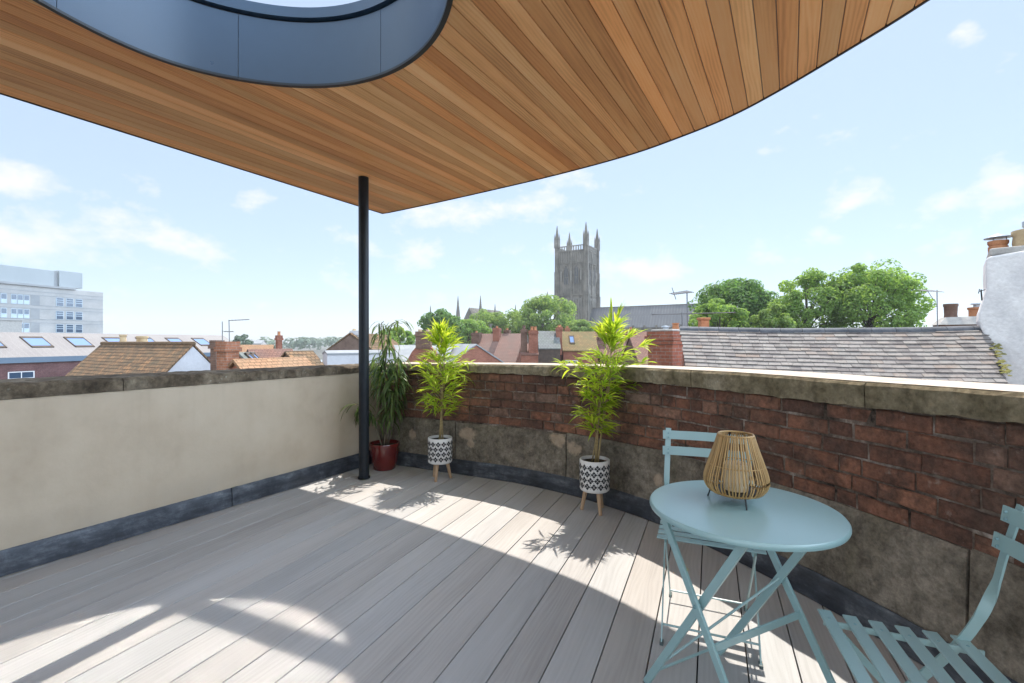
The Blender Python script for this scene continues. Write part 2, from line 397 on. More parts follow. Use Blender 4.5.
M['cream_pot'] = mat('buff_chimney_pot', (.50, .36, .20), (.60, .46, .28), 6, .8, fine=.15)
M['terracotta'] = mat('terracotta_pot', (.42, .175, .08), (.52, .24, .12), 8, .8, fine=.2)
M['brown_pot'] = mat('brown_chimney_pot', (.13, .075, .055), (.19, .11, .08), 8, .7, fine=.2)
M['galv'] = mat('galvanised_steel', (.36, .40, .44), (.46, .50, .54), 9, .4, metal=.6)
M['flaunch'] = mat('cement_flaunching', (.38, .36, .34), (.48, .46, .43), 6, .9, fine=.2, bump=.4)
M['ridge'] = mat('blue_grey_ridge_tile', (.075, .085, .105), (.16, .165, .185), 7, .75, island=.3, fine=.25, bump=.3)
def slate_mat():
    b = NB('weathered_grey_tiles'); co = b.coord(); isl = b.island()
    col = b.ramp(isl, [(0, (.15, .132, .128)), (.45, (.21, .188, .178)), (.8, (.26, .235, .22)), (1, (.235, .18, .15))])
    n = b.noise(co, 5, 8, .68); n2 = b.noise(co, 30, 6, .7)
    col = b.mix(b.ramp(n, [(.45, 0.0), (.62, .6)]), col, (.30, .28, .255))
    col = b.mix(b.ramp(n2, [(.56, 0.0), (.66, .6)]), col, (.07, .06, .06))
    vr = b.n('TexVoronoi', {'Vector': co, 'Scale': 1.3}).outputs['Distance']
    col = b.mix(b.ramp(vr, [(.03, .8), (.07, 0.0)]), col, (.38, .23, .05))
    return b.done(b.pbr(col, .9, 0, .25, b.bump(n2, .5, .01)))
M['slates'] = slate_mat()
M['moss'] = mat('moss', (.12, .12, .03), (.22, .19, .05), 20, .95, bump=.8)
def stone_mat():
    b = NB('cathedral_sandstone'); co = b.coord()
    n = b.noise(co, .25, 7, .65); n2 = b.noise(b.mapping(co, (1, 1, .22)), 1.3, 6, .65)
    col = b.ramp(n, [(.36, (.115, .105, .088)), (.52, (.175, .158, .134)), (.66, (.235, .212, .18))])
    col = b.mix(1.0, col, b.ramp(n2, [(.33, .6), (.62, 1.08)]), 'MULTIPLY')
    return b.done(b.pbr(col, .95, 0, .2, b.bump(n2, .5, .2)))
M['stone'] = stone_mat()
M['stone_light'] = mat('pale_tracery_stone', (.185, .172, .15), (.23, .215, .19), .8, .95)
M['louvre'] = mat('belfry_louvres', (.055, .06, .068), (.08, .085, .09), 2, .8)
M['tarmac'] = mat('town_ground', (.06, .065, .055), (.13, .125, .11), .02, .95, detail=8)
M['bark'] = mat('tree_bark', (.06, .05, .04), (.12, .10, .08), 5, .95, bump=.6)
M['leaf_dark'] = leafmat('dark_tree_leaf', (.07, .14, .045), (.135, .22, .07), (2.0, 2.1, 1.2), .45, .6)
M['leaf_mid'] = leafmat('mid_tree_leaf', (.12, .205, .05), (.21, .315, .09), (2.2, 2.1, 1.2), .5, .6)
M['leaf_light'] = leafmat('light_tree_leaf', (.12, .19, .055), (.20, .285, .09), (2.2, 2.1, 1.3), .5, .6)
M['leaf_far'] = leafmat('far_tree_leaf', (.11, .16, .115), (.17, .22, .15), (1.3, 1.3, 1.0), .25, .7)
M['aerial'] = mat('aerial_aluminium', (.16, .165, .175), rough=.4, metal=.5)
M['tile_hung'] = mat('brown_hung_tiles', (.14, .095, .075), (.20, .14, .11), 3, .85, fine=.3)
M['timber_dark'] = mat('dark_timber', (.06, .045, .035), (.10, .075, .06), 3, .8)

# ------------------------------------------------------------------ boards clipped to an outline
def strips(loops, ang, pitch, phase, gap, K=5):
    bx, by = math.sin(ang), math.cos(ang); px, py = by, -bx
    E = []
    for lp in loops:
        q = [(x * px + y * py, x * bx + y * by) for x, y in lp]
        E += [(q[i], q[(i + 1) % len(q)]) for i in range(len(q))]
    smin = min(min(a[0], b[0]) for a, b in E); smax = max(max(a[0], b[0]) for a, b in E)
    def cuts(s):
        t = []
        for (a, b) in E:
            if (a[0] <= s) != (b[0] <= s): t.append(a[1] + (b[1] - a[1]) * (s - a[0]) / (b[0] - a[0]))
        t.sort(); return [(t[i], t[i + 1]) for i in range(0, len(t) - 1, 2)]
    out = []
    k = math.floor((smin - phase) / pitch)
    while phase + k * pitch < smax:
        a = phase + k * pitch + gap / 2; b = a + pitch - gap; k += 1
        ss = [lerp(a, b, i / K) for i in range(K + 1)]; cc = [cuts(s) for s in ss]
        board = []
        for i in range(K):
            A, B = cc[i], cc[i + 1]; qs = []
            if len(A) == len(B): qs = [(x, y) for x, y in zip(A, B)]
            elif len(A) == 1 and len(B) == 2:
                m = (B[0][1] + B[1][0]) / 2; qs = [((A[0][0], m), B[0]), ((m, A[0][1]), B[1])]
            elif len(A) == 2 and len(B) == 1:
                m = (A[0][1] + A[1][0]) / 2; qs = [(A[0], (B[0][0], m)), (A[1], (m, B[0][1]))]
            for x, y in qs: board.append((ss[i], ss[i + 1], x, y, i == 0, i == K - 1))
        out.append(board)
    return out, (lambda s, t: (s * px + t * bx, s * py + t * by))

def board_mesh(loops, ang, pitch, phase, gap, z, up, chamfer=.003, depth=.02, K=5):
    """each board: shared vertices inside a board so that it is one island"""
    mb = MB(); bs, W = strips(loops, ang, pitch, phase, gap, K)
    sg = 1 if up else -1
    for board in bs:
        idx = {}; vs = []; uvs = []; fs = []
        def vert(s, t, zz):
            key = (round(s, 5), round(t, 4), round(zz, 4))
            if key not in idx:
                idx[key] = len(vs); x, y = W(s, t); vs.append((x, y, zz)); uvs.append((s, t))
            return idx[key]
        def quad(s0, s1, A, B, z0, z1):
            q = [vert(s0, A[0], z0), vert(s1, B[0], z1), vert(s1, B[1], z1), vert(s0, A[1], z0)]
            fs.append(q if not up else q[::1])
        for s0, s1, A, B, first, last in board:
            quad(s0, s1, A, B, z, z)
            if first:
                quad(s0 - chamfer, s0, A, A, z - sg * chamfer, z); quad(s0 - chamfer, s0 - chamfer, A, A, z - sg * depth, z - sg * chamfer)
            if last:
                quad(s1, s1 + chamfer, B, B, z, z - sg * chamfer); quad(s1 + chamfer, s1 + chamfer, B, B, z - sg * chamfer, z - sg * depth)
        if fs: mb.add(vs, fs, 0, uvs)
    return mb

# ------------------------------------------------------------------ the terrace: wall lines
LD = Vector((math.sin(rad(29.4)), math.cos(rad(29.4)))); LN = Vector((-LD.y, LD.x))       # along the left wall / outwards
LA = Vector((-2.748, 2.469)); LC = Vector((-1.41, 4.84))
WP = catmull([(-1.41, 4.84), (-1.147, 4.71), (-.563, 4.424), (-.083, 4.19), (.28, 3.96), (.63, 3.66), (1.0, 3.22), (1.2, 2.87), (1.35, 2.55),
              (1.50, 2.19), (1.61, 1.8), (1.68, 1.4), (1.72, 1.0), (1.73, .4), (1.7, -.3), (1.6, -1.2), (1.45, -2.4), (1.2, -4.0)], 10)
WS = [0.0]
for i in range(1, len(WP)): WS.append(WS[-1] + (WP[i] - WP[i - 1]).length)
def wall_at(s):
    s = max(0, min(WS[-1] - 1e-4, s)); lo = 0; hi = len(WS) - 1
    while hi - lo > 1:
        m = (lo + hi) // 2
        if WS[m] <= s: lo = m
        else: hi = m
    t = (s - WS[lo]) / (WS[hi] - WS[lo]); p = WP[lo].lerp(WP[hi], t)
    a = (WP[min(lo + 2, len(WP) - 1)] - WP[max(lo - 1, 0)]).normalized()
    return p, a, Vector((-a.y, a.x))                      # outward is left of travel? fixed below
_p, _a, _n = wall_at(1.5)
NS = 1 if _n.dot(Vector((.5, 1))) > 0 else -1
def wall_pt(s, off, z):
    p, a, n = wall_at(s); q = p + n * (NS * off); return Vector((q.x, q.y, z))
def left_pt(s, off, z):                                     # s measured back from the corner
    q = LC - LD * s + LN * off; return Vector((q.x, q.y, z))
def sweep(fn, s0, s1, prof, step=.08, mb=None, wob=0, close=True, mi=0):
    """prof(s) -> list of (off, z); a closed ring swept from s0 to s1"""
    mb = mb or MB(); n = max(1, int((s1 - s0) / step)); vs = []; fs = []; m = None
    for i in range(n + 1):
        s = lerp(s0, s1, i / n); pr = prof(s); m = len(pr)
        for o, z in pr: vs.append(fn(s, o + R(-wob, wob), z + R(-wob, wob)))
    for i in range(n):
        for k in range(m if close else m - 1):
            fs.append((i * m + k, i * m + (k + 1) % m, (i + 1) * m + (k + 1) % m, (i + 1) * m + k))
    if close:
        fs.append(tuple(range(m))[::-1]); fs.append(tuple(range(n * m, n * m + m)))
    mb.add(vs, fs, mi); return mb

# ------------------------------------------------------------------ deck
DA = rad(23.4)
dk = [tuple((LC - LD * 7.6)[:]), tuple(LC[:])] + [tuple(p[:]) for p in WP[1:]]
dk = [(-6.70, -4.55)] + dk[1:] + [(1.1, -4.55)]
deck_mb = board_mesh([dk], DA, .18, -.409, .0075, 0.0, True, .001, .022)
tag(deck_mb.build('deck', M['deck']), 'pale grey oak grain composite deck boards running towards the corner', None, None, 'structure')
sub = MB(); sub.prism([(p[0], p[1]) for p in dk], -.12, -.02)
tag(sub.build('deck_floor_slab', M['dark_gap']), 'dark roof slab showing in the gaps between deck boards', None, None, 'structure')

# ------------------------------------------------------------------ left parapet: rendered
pw = thing('rendered_parapet', 'smooth beige rendered parapet wall with a mossy dark stone coping', 'wall', (*LC, 0))
LL = 10.5
def lz(s): return lerp(1.022, 1.043, min(1, s / 2.7))
sweep(left_pt, -.36, LL, lambda s: [(.022, -.02), (.022, .953), (.34, .953), (.34, GZ), (.1, GZ)], .3).build('render_face', M['render'], pw)
s = -.33
while s < LL:
    e = min(LL, s + R(1.0, 1.3))
    def prof(q):
        w = .004 * math.sin(q * 31) + .003 * math.sin(q * 77 + 1); t = lz(q)
        return [(.008 + w, .956), (.004 + w * .6, t - .018 + w), (.022, t + w), (.37, t + .004), (.375, .956)]
    sweep(left_pt, s + .002, e - .002, prof, .035, wob=.0022).build('coping_stone', M['coping_old'], pw)
    s = e
s = 0.0
while s < LL:
    e = min(LL, s + R(1.35, 1.6))
    def prof(q):
        w = .004 * math.sin(q * 9 + 2) + .002 * math.sin(q * 23)
        return [(.0 + w, .004), (.006 + w, .055), (.012 + w * .5, .128), (.019, .142), (.030, .142), (.030, .004)]
    sweep(left_pt, s, e + .02, lambda q, k=R(-.008, .0), e2=e: [(o + k - (.005 if q > e2 - .03 else 0), z + (.004 if q > e2 - .03 else 0)) for o, z in prof(q)], .02, wob=.001).build('lead_flashing', M['lead'], pw, smooth=True)
    s = e

# ------------------------------------------------------------------ right parapet: curved old brick on a stone plinth
bw = thing('curved_brick_parapet', 'old curved red brick parapet with stained stone plinth and pale topped coping', 'wall', (*LC, 0))
WL = WS[-1]
def wb(s): return .978 + .026 * max(0, min(1, (s - 4.2) / .65))
def wz(s): return lerp(1.035, 1.09, min(1, s / 3.6)) + .012 * max(0, min(1, (s - 4.2) / .65))
sweep(wall_pt, 0, WL, lambda s: [(.041, .45), (.041, wb(s) - .003), (.33, wb(s) - .003), (.33, GZ), (.08, GZ)], .12).build('mortar_core', M['mortar'], bw)
# plinth blocks
s = 0.0
for L_ in (.95, 1.16, 1.22, 1.3, 1.16, 1.25, 1.2, 1.4, 1.2, 1.3):
    e = min(WL, s + L_)
    if e - s < .1: break
    z1 = .487 + R(-.008, .012) + .006 * s
    def prof(q, z1=z1):
        w = .004 * math.sin(q * 13) + .003 * math.sin(q * 37 + 2)
        return [(.022 + w, .0), (.018 + w, .12), (.022 + w, .3), (.02 - w, z1 - .03), (.032, z1), (.06, z1), (.06, .0)]
    sweep(wall_pt, s + .006, e - .006, prof, .05, wob=.002).build('plinth_stone', M['plinth'], bw)
    s = e
# brick courses, one brick after another
bm_ = MB(); z0 = .498; CH0 = (.973 - z0) / 6
for c in range(6):
    s = .03 - R(0, .15); k = c % 2
    while s < WL:
        L_ = (.222 if (k % 3 != 1 or c % 2) else .108) + R(-.012, .012)
        if c % 3 == 1 and rnd() < .5: L_ = .108 + R(-.01, .01)
        k += 1
        CH = CH0 + (wb(s) - .978) / 6
        a, e = max(.02, s + R(.002, .006)), s + L_ - R(.002, .006); s += L_
        if e - a < .04 or e > WL: continue
        zb, zt = z0 + c * CH + R(.0025, .0065) + .012 * a / WL, z0 + (c + 1) * CH - R(.0025, .0065) + .008 * a / WL
        d = .031 + R(-.004, .005)
        if rnd() < .05: d += .008
        n = 3 if L_ > .15 else 2
        ring0 = []; ring1 = []; ring2 = []
        pts = [(lerp(a, e, i / n), zb) for i in range(n + 1)] + [(lerp(a, e, i / n), zt) for i in range(n, -1, -1)]
        for (q, z) in pts:
            ring0.append(wall_pt(q + R(-.002, .002), .056, z + R(-.002, .002)))
            ring1.append(wall_pt(q + R(-.0025, .0025), d + .007, z + R(-.0025, .0025)))
        sm, zm = (a + e) / 2, (zb + zt) / 2
        for (q, z) in pts:
            ring2.append(wall_pt(q + (.007 if q < sm - 1e-6 else (-.007 if q > sm + 1e-6 else 0)) * (1 if abs(q - sm) > .02 else .3) + R(-.002, .002), d + R(-.0015, .0015), z + (.006 if z < zm else -.006) + R(-.0015, .0015)))
        N = len(pts); fs = []
        for i in range(N):
            j = (i + 1) % N
            fs += [(i, j, N + j, N + i), (N + i, N + j, 2 * N + j, 2 * N + i)]
        for i in range(n): fs.append((2 * N + i, 2 * N + i + 1, 2 * N + N - 2 - i, 2 * N + N - 1 - i))
        bm_.add(ring0 + ring1 + ring2, fs)
bm_.build('brick_face', M['old_brick'], bw)
# coping stones: rough lichened sides, pale top sheet
s = -.30
for L_ in (1.42, .98, 1.15, 1.02, 1.12, 1.05, 1.1, 1.2, 1.1, 1.2, 1.2):
    e = min(WL, s + L_)
    if e - s < .1: break
    def prof(q):
        w = .003 * math.sin(q * 29) + .002 * math.sin(q * 71 + 1); t = wz(q)
        return [(-.004 + w, wb(q) + w), (-.008 + w, t - .014), (.004 + w * .5, t), (.375, t), (.38, wb(q))]
    cp = sweep(wall_pt, max(0, s) + .003, e - .003, prof, .045, wob=.0015).build('coping_stone', M['coping'], bw)
    mbt = sweep(wall_pt, max(0, s) + .004, e - .004, lambda q: [(.010 + .002 * math.sin(q * 41), wz(q) + .003), (.372, wz(q) + .003)], .045, close=False)
    mbt.build('weathered_top', M['coping_top'], cp)
    s = e
s = 0.0
while s < WL:
    e = min(WL, s + R(.55, .75))
    def prof(q):
        w = .003 * math.sin(q * 11 + 2) + .002 * math.sin(q * 29)
        return [(.0 + w, .004), (.003 + w, .06), (.008 + w, .128), (.013, .140), (.0165, .140), (.0165, .004)]
    sweep(wall_pt, s, e + .02, lambda q, k=R(-.006, 0): [(o + k, z) for o, z in prof(q)], .03, wob=.0008).build('lead_flashing', M['lead'], bw, smooth=True)
    s = e

# ------------------------------------------------------------------ canopy with its round opening
CE = catmull([(-1.53, 5.46), (-.93, 5.085), (-.33, 4.69), (.37, 4.205), (.93, 3.755), (1.25, 3.40), (1.47, 3.09), (1.61, 2.78), (1.73, 2.43), (1.84, 2.05),
              (1.94, 1.5), (1.98, .9), (1.95, .2), (1.88, -.4), (1.8, -.9)], 8)
ce = [tuple(p[:]) for p in CE] + [(-5.37, -.9)]
OC = Vector((-1.19, 1.78)); ON = 96
def oc_r(t): return .945 + .03 * math.exp(-((t - rad(135)) / .35) ** 2)
hole = [(OC.x + oc_r(2 * math.pi * k / ON) * math.cos(2 * math.pi * k / ON), OC.y + oc_r(2 * math.pi * k / ON) * math.sin(2 * math.pi * k / ON)) for k in range(ON)]
ZS = 2.79
def shrink(lp, d):
    out = []; n = len(lp)
    for i in range(n):
        a, b = Vector(lp[i - 1]), Vector(lp[(i + 1) % n]); t = (b - a).normalized(); q = Vector(lp[i]) + Vector((t.y, -t.x)) * d; out.append((q.x, q.y))
    return out
can = thing('timber_canopy', 'curved canopy roof lined with cedar boards and pierced by a round opening', 'canopy', (0, 0, ZS))
CA = rad(31.2)
board_mesh([ce, shrink(hole, .008)], CA, .0895, .0335, .0095, ZS, False, .0025, .015).build('soffit', M['cedar'], can)
def slab(loops_out, loop_in, z0, z1, name, m, parent):
    """annular slab: outer polygon with a round hole, through a triangulated fill"""
    import bmesh
    bm = bmesh.new(); ed = []
    for lp in (loops_out, loop_in):
        vs = [bm.verts.new((x, y, z0)) for x, y in lp]
        ed += [bm.edges.new((vs[i], vs[(i + 1) % len(vs)])) for i in range(len(vs))]
    bmesh.ops.triangle_fill(bm, use_beauty=True, edges=ed)
    r = bmesh.ops.extrude_face_region(bm, geom=bm.faces[:])
    for v in r['geom']:
        if isinstance(v, bmesh.types.BMVert): v.co.z = z1
    bmesh.ops.recalc_face_normals(bm, faces=bm.faces[:])
    off = OFF[parent]
    for v in bm.verts: v.co -= off
    me = bpy.data.meshes.new(name); bm.to_mesh(me); bm.free(); me.materials.append(m)
    o = bpy.data.objects.new(name, me); COL.objects.link(o); o.parent = parent; OFF[o] = off
    return o
slab(shrink(ce, .004), shrink(hole, .016), ZS + .010, ZS + .24, 'roof_deck', M['membrane'], can)
f_ = MB(); n = len(ce); o1 = shrink(ce, -.012)
vs = []; fs = []
for (x, y), (X, Y) in zip(ce, o1): vs += [(x, y, ZS - .006), (X, Y, ZS - .006), (X, Y, ZS + .26), (x, y, ZS + .26)]
for i in range(n):
    j = (i + 1) % n
    for k in range(4): fs.append((i * 4 + k, j * 4 + k, j * 4 + (k + 1) % 4, i * 4 + (k + 1) % 4))
f_.add(vs, fs); f_.build('fascia', M['trim'], can)
# opening: curved metal panels, a dark lip, an upper upstand
def arc_strip(r_in, r_out, z0, z1, a0, a1, n):
    vs = []; fs = []
    for i in range(n + 1):
        t = lerp(a0, a1, i / n); c, s_ = math.cos(t), math.sin(t); b = oc_r(t % (2 * math.pi)) - .945
        for r, z in ((r_in + b, z0), (r_out + b, z0), (r_out + b, z1), (r_in + b, z1)): vs.append((OC.x + r * c, OC.y + r * s_, z))
    for i in range(n):
        for k in range(4): fs.append((i * 4 + k, i * 4 + 4 + k, i * 4 + 4 + (k + 1) % 4, i * 4 + (k + 1) % 4))
    fs += [(3, 2, 1, 0), (n * 4, n * 4 + 1, n * 4 + 2, n * 4 + 3)]
    return vs, fs
seams = [rad(a) for a in (62, 114, 160, 215, 270, 318, 365, 422)]
for a0, a1 in zip(seams[:-1], seams[1:]):
    m_ = MB(); m_.add(*arc_strip(.945, .957, ZS - .004, ZS + .368, a0 + .0016, a1 - .0016, 28)); m_.build('ring_panel', M['ring'], can, smooth=True)
m_ = MB(); m_.add(*arc_strip(.939, .964, ZS - .010, ZS + .0035, 0, 2 * math.pi, 120)); m_.build('ring_lip', M['trim'], can)
m_ = MB(); m_.add(*arc_strip(.960, .985, ZS + .24, ZS + .415, 0, 2 * math.pi, 120)); m_.build('shadow_gap', M['trim'], can)
m_ = MB(); m_.add(*arc_strip(.925, .988, ZS + .385, ZS + .445, 0, 2 * math.pi, 120)); m_.build('ring_cap', M['ring'], can, smooth=True)
# post
po = thing('steel_post', 'slim round dark steel post holding up the corner of the canopy', 'post', (-1.37, 4.26, 0))
m_ = MB(); m_.tube([(-1.37, 4.26, .006), (-1.375, 4.26, ZS - .002)], .046, 28); m_.build('post_shaft', M['post'], po, smooth=True)
m_ = MB(); m_.lathe([(0, .006), (.055, .006), (.055, .022), (.0465, .026)], (-1.37, 4.26, 0), 28); m_.build('base_collar', M['post'], po, smooth=True)

# ------------------------------------------------------------------ bistro set
def bistro_table(loc, rz):
    t = thing('bistro_table', 'round pale teal metal folding table with a bamboo lantern on it', 'table')
    m = MB(); r = .30
    m.lathe([(0, .712), (r - .012, .712), (r - .004, .7105), (r, .705), (r + .0005, .698), (r - .002, .692), (r - .008, .690), (r - .01, .695), (r - .014, .704), (0, .706)], n=72)
    m.build('tabletop', M['teal'], t, smooth=True)
    X = Vector((1, 0, 0))
    def frame(half, ytop, ybot):
        for sx in (-1, 1):
            m = MB(); m.bar((sx * half, ytop, .70), (sx * half, ybot, .0), .026, .011, (0, 1, 0)); m.build('leg', M['teal'], t, bevel=.0015)
    frame(.212, .168, -.262); frame(.190, -.168, .258)
    m = MB()
    def P(half, ytop, ybot, z, sx): return (sx * half, lerp(ybot, ytop, z / .70), z)
    a, b = P(.212, .168, -.262, .325, -1), P(.212, .168, -.262, .325, 1)
    m.bar(a, b, .024, .008, (0, 0, 1)); m.build('stretcher', M['teal'], t, bevel=.001)
    m = MB(); a, b = P(.19, -.168, .258, .07, -1), P(.19, -.168, .258, .07, 1); m.tube([a, b], .005, 8); m.build('stretcher', M['teal'], t)
    m = MB(); a, b = P(.19, -.168, .258, .10, -1), P(.19, -.168, .258, .43, 1); m.tube([a, Vector(a).lerp(Vector(b), .5), b], .0045, 8); m.build('brace', M['teal'], t)
    for y in (-.168, .168):
        m = MB(); m.bar((-.215, y, .697), (.215, y, .697), .022, .012, (0, 1, 0)); m.build('top_rail', M['teal'], t)
    for sx in (-1, 1):
        m = MB(); m.tube([(sx * .183, .0, .424), (sx * .222, .0, .424)], .006, 10); m.build('pivot_bolt', M['steel'], t)
    t.location = loc; t.rotation_euler = (0, 0, rz); return t
bistro_table((.78, 1.56, 0), math.atan2(.427, .905))

def bistro_chair():
    t = thing('bistro_chair', 'x', 'chair', group='teal folding bistro chairs')
    hx = .185
    ys = [.172 - .0645 * i for i in range(6)]
    m = MB()
    for i, y in enumerate(ys):
        z = .452 - .004 * math.sin(i / 5 * math.pi) - .012 * i / 5
        m.box((0, y, z), (.405, .036, .006))
    m.build('seat', M['teal'], t, bevel=.002)
    for sx in (-1, 1):
        m = MB(); m.bar((sx * .155, .186, .441), (sx * .155, -.185, .429), .016, .006, (0, 0, 1)); m.build('seat_rail', M['teal'], t)
    for i, y in enumerate(ys):
        for sx in (-1, 1):
            m = MB(); z = .4555 - .004 * math.sin(i / 5 * math.pi) - .012 * i / 5
            m.lathe([(.0, z + .0016), (.003, z + .0012), (.0045, z - .0005)], (sx * .155, y, 0), 8); m.build('rivet', M['steel'], t)
    for sx in (-1, 1):
        m = MB()
        pts = catmull([(sx * hx, .165, .0), (sx * hx, .03, .20), (sx * hx, -.125, .40), (sx * hx, -.185, .50), (sx * hx, -.222, .60), (sx * hx * .985, -.243, .70), (sx * hx * .97, -.275, .83)], 10)
        m.strap(pts, .026, .0055, [(lerp(0, 1, k), lerp(1, 0, k), .2 * (1 - k)) for k in [min(1, max(0, (p.z - .50) / .12)) for p in pts]]); m.build('upright', M['teal'], t, smooth=True)
        m = MB(); m.strap([(sx * .168, .165, .436), (sx * .168, -.02, .23), (sx * .168, -.235, .0)], .02, .0055, (0, 1, 0)); m.build('leg', M['teal'], t)
        for x_, y_ in ((sx * hx, .166), (sx * .168, -.236)):
            m = MB(); m.box((x_, y_, .006), (.014, .032, .010)); m.build('foot', M['grey_foot'], t)
    m = MB()
    for z, y, h in ((.80, -.262, .042), (.725, -.243, .042)):
        vs = []
        pts = [Vector((lerp(-.205, .205, i / 10), y - .018 * (1 - (2 * i / 10 - 1) ** 2) + .012, z)) for i in range(11)]
        m.strap(pts, h, .006, (0, -.15, 1))
    b = m.build('backrest', M['teal'], t)
    for z, y in ((.80, -.252), (.725, -.234)):
        for sx in (-1, 1):
            for dz in (-.01, .01): m = MB(); m.tube([(sx * .178, y + .008, z + dz), (sx * .178, y + .014, z + dz)], .004, 8); m.build('rivet', M['steel'], b)
    m = MB(); m.tube([(-.185, .125, .06), (.185, .125, .06)], .0045, 8); m.build('stretcher', M['teal'], t)
    m = MB(); m.tube([(-.168, -.19, .05), (.168, -.19, .05)], .0045, 8); m.build('stretcher', M['teal'], t)
    return t
ch = bistro_chair()
ch2 = copy_tree(ch)
ch.location = (.862, 2.02, 0); ch.rotation_euler = (0, 0, rad(158.3))
ch['label'] = 'teal folding slatted chair tucked behind the round table by the brick parapet'
ch2.location = (1.046, 1.152, 0); ch2.rotation_euler = (0, 0, rad(71))
ch2['label'] = 'teal folding slatted chair nearest the viewer, its seat slats seen from above'

# lantern
ln = thing('bamboo_lantern', 'pear shaped lantern of thin bamboo sticks with a candle, on wire legs', 'lantern', (.783, 1.61, .712))
c = Vector((.783, 1.61, .712)); prof = [(.057, .232), (.069, .192), (.090, .13), (.103, .085), (.100, .060), (.085, .038), (.069, .032)]
pp = catmull([(a, b) for a, b in prof], 3)
m = MB(); NSTK = 56
for k in range(NSTK):
    t = 2 * math.pi * k / NSTK + R(-.02, .02)
    m.tube([c + Vector((p.x * math.cos(t), p.x * math.sin(t), p.y + R(-.0008, .0008))) for p in pp], .0027, 5)
m.build('stick_cage', M['bamboo_stick'], ln, smooth='all')
for r_, z, w in ((.056, .233, .0035), (.089, .13, .0022), (.069, .032, .0035), (.085, .0385, .0025)): m = MB(); m.ring(r_, z, w, c, 48); m.build('hoop', M['bamboo_stick'], ln, smooth='all')
m = MB(); m.lathe([(0, .042), (.04, .042), (.041, .05), (.041, .13), (.038, .134), (0, .131)], c, 28); m.tube([c + Vector((0, 0, .13)), c + Vector((.002, 0, .143))], .0012, 5)
m.build('candle', M['candle'], ln, smooth=True)
m = MB(); m.lathe([(0, .036), (.070, .036), (.070, .040), (0, .040)], c, 28); m.build('base_plate', M['black_wire'], ln)
for k in range(3):
    t = rad(265 + 120 * k); m = MB()
    m.tube([c + Vector((.078 * math.cos(t), .078 * math.sin(t), .042)), c + Vector((.092 * math.cos(t), .092 * math.sin(t), .0005))], .0028, 6); m.build('leg', M['black_wire'], ln)
m = MB()
for k in range(3):
    t = rad(205 + 120 * k); m.tube([c + Vector(((p.x - .004) * math.cos(t), (p.x - .004) * math.sin(t), p.y)) for p in pp], .003, 5)
m.build('wire_frame', M['black_wire'], ln)

# ------------------------------------------------------------------ fixed glazing of the house the terrace belongs to, left of the camera
gn = Vector((.39, .921)); gl = Vector((.921, -.39))
def gp(l, q, z): p = gl * l + gn * q; return Vector((p.x, p.y, z))
Tg = Matrix(((gl.x, gn.x, 0, 0), (gl.y, gn.y, 0, 0), (0, 0, 1, 0), (0, 0, 0, 1)))
gd_ = thing('glazed_screen', 'dark framed glazed screen of the house, facing the parapet across the deck', 'glazing', gp(-3.4, .19, 0))
for l0, l1, z0_, z1_ in ((-3.4, -3.3, 0, 2.78), (-2.37, -2.27, .1, 2.27), (-1.2, -1.12, 0, 2.78), (-3.3, -1.2, 2.27, 2.46), (-3.3, -1.2, 0, .1)):
    m = MB(Tg); m.bb(l0, l1, .155, .225, z0_ + .002, z1_ - .002); m.build('frame', M['trim'], gd_)
for l0, l1, z0_, z1_ in ((-3.3, -2.37, .1, 2.27), (-2.27, -1.2, .1, 2.27), (-3.3, -1.2, 2.46, 2.78)):
    m = MB(Tg); m.bb(l0, l1, .175, .205, z0_, z1_); m.mi[4] = 1; m.build('pane', [M['clear_glass'], M['solar_glass']], gd_)

# ------------------------------------------------------------------ potted plants
def leaf(mb, p, d, L, w, droop, roll=0.0, curl=.25, nseg=4):
    d = Vector(d).normalized(); p = Vector(p); up = Vector((0, 0, 1))
    sd = d.cross(up)
    if sd.length < .1: sd = Vector((rnd() - .5, rnd() - .5, 0))
    sd.normalize(); sd = Matrix.Rotation(roll, 3, d) @ sd
    vs = [p]; q = p.copy(); wd = [.0, .8, 1.0, .62, 0]
    for i in range(1, nseg):
        d = (d + Vector((0, 0, -droop / nseg))).normalized(); q = q + d * (L / nseg)
        nrm = sd.cross(d)
        k = wd[min(i, 3)] if nseg == 4 else math.sin(math.pi * i / nseg)
        vs += [q - sd * w * k / 2, q + nrm * (-w * .12 * k), q + sd * w * k / 2]
    d = (d + Vector((0, 0, -droop / nseg))).normalized(); vs.append(q + d * (L / nseg))
    fs = [(0, 2, 1), (0, 3, 2)]
    for i in range(nseg - 2):
        a = 1 + i * 3
        fs += [(a, a + 1, a + 4, a + 3), (a + 1, a + 2, a + 5, a + 4)]
    a = 1 + (nseg - 2) * 3; e = len(vs) - 1
    fs += [(a, a + 1, e), (a + 1, a + 2, e)]
    mb.add(vs, fs)

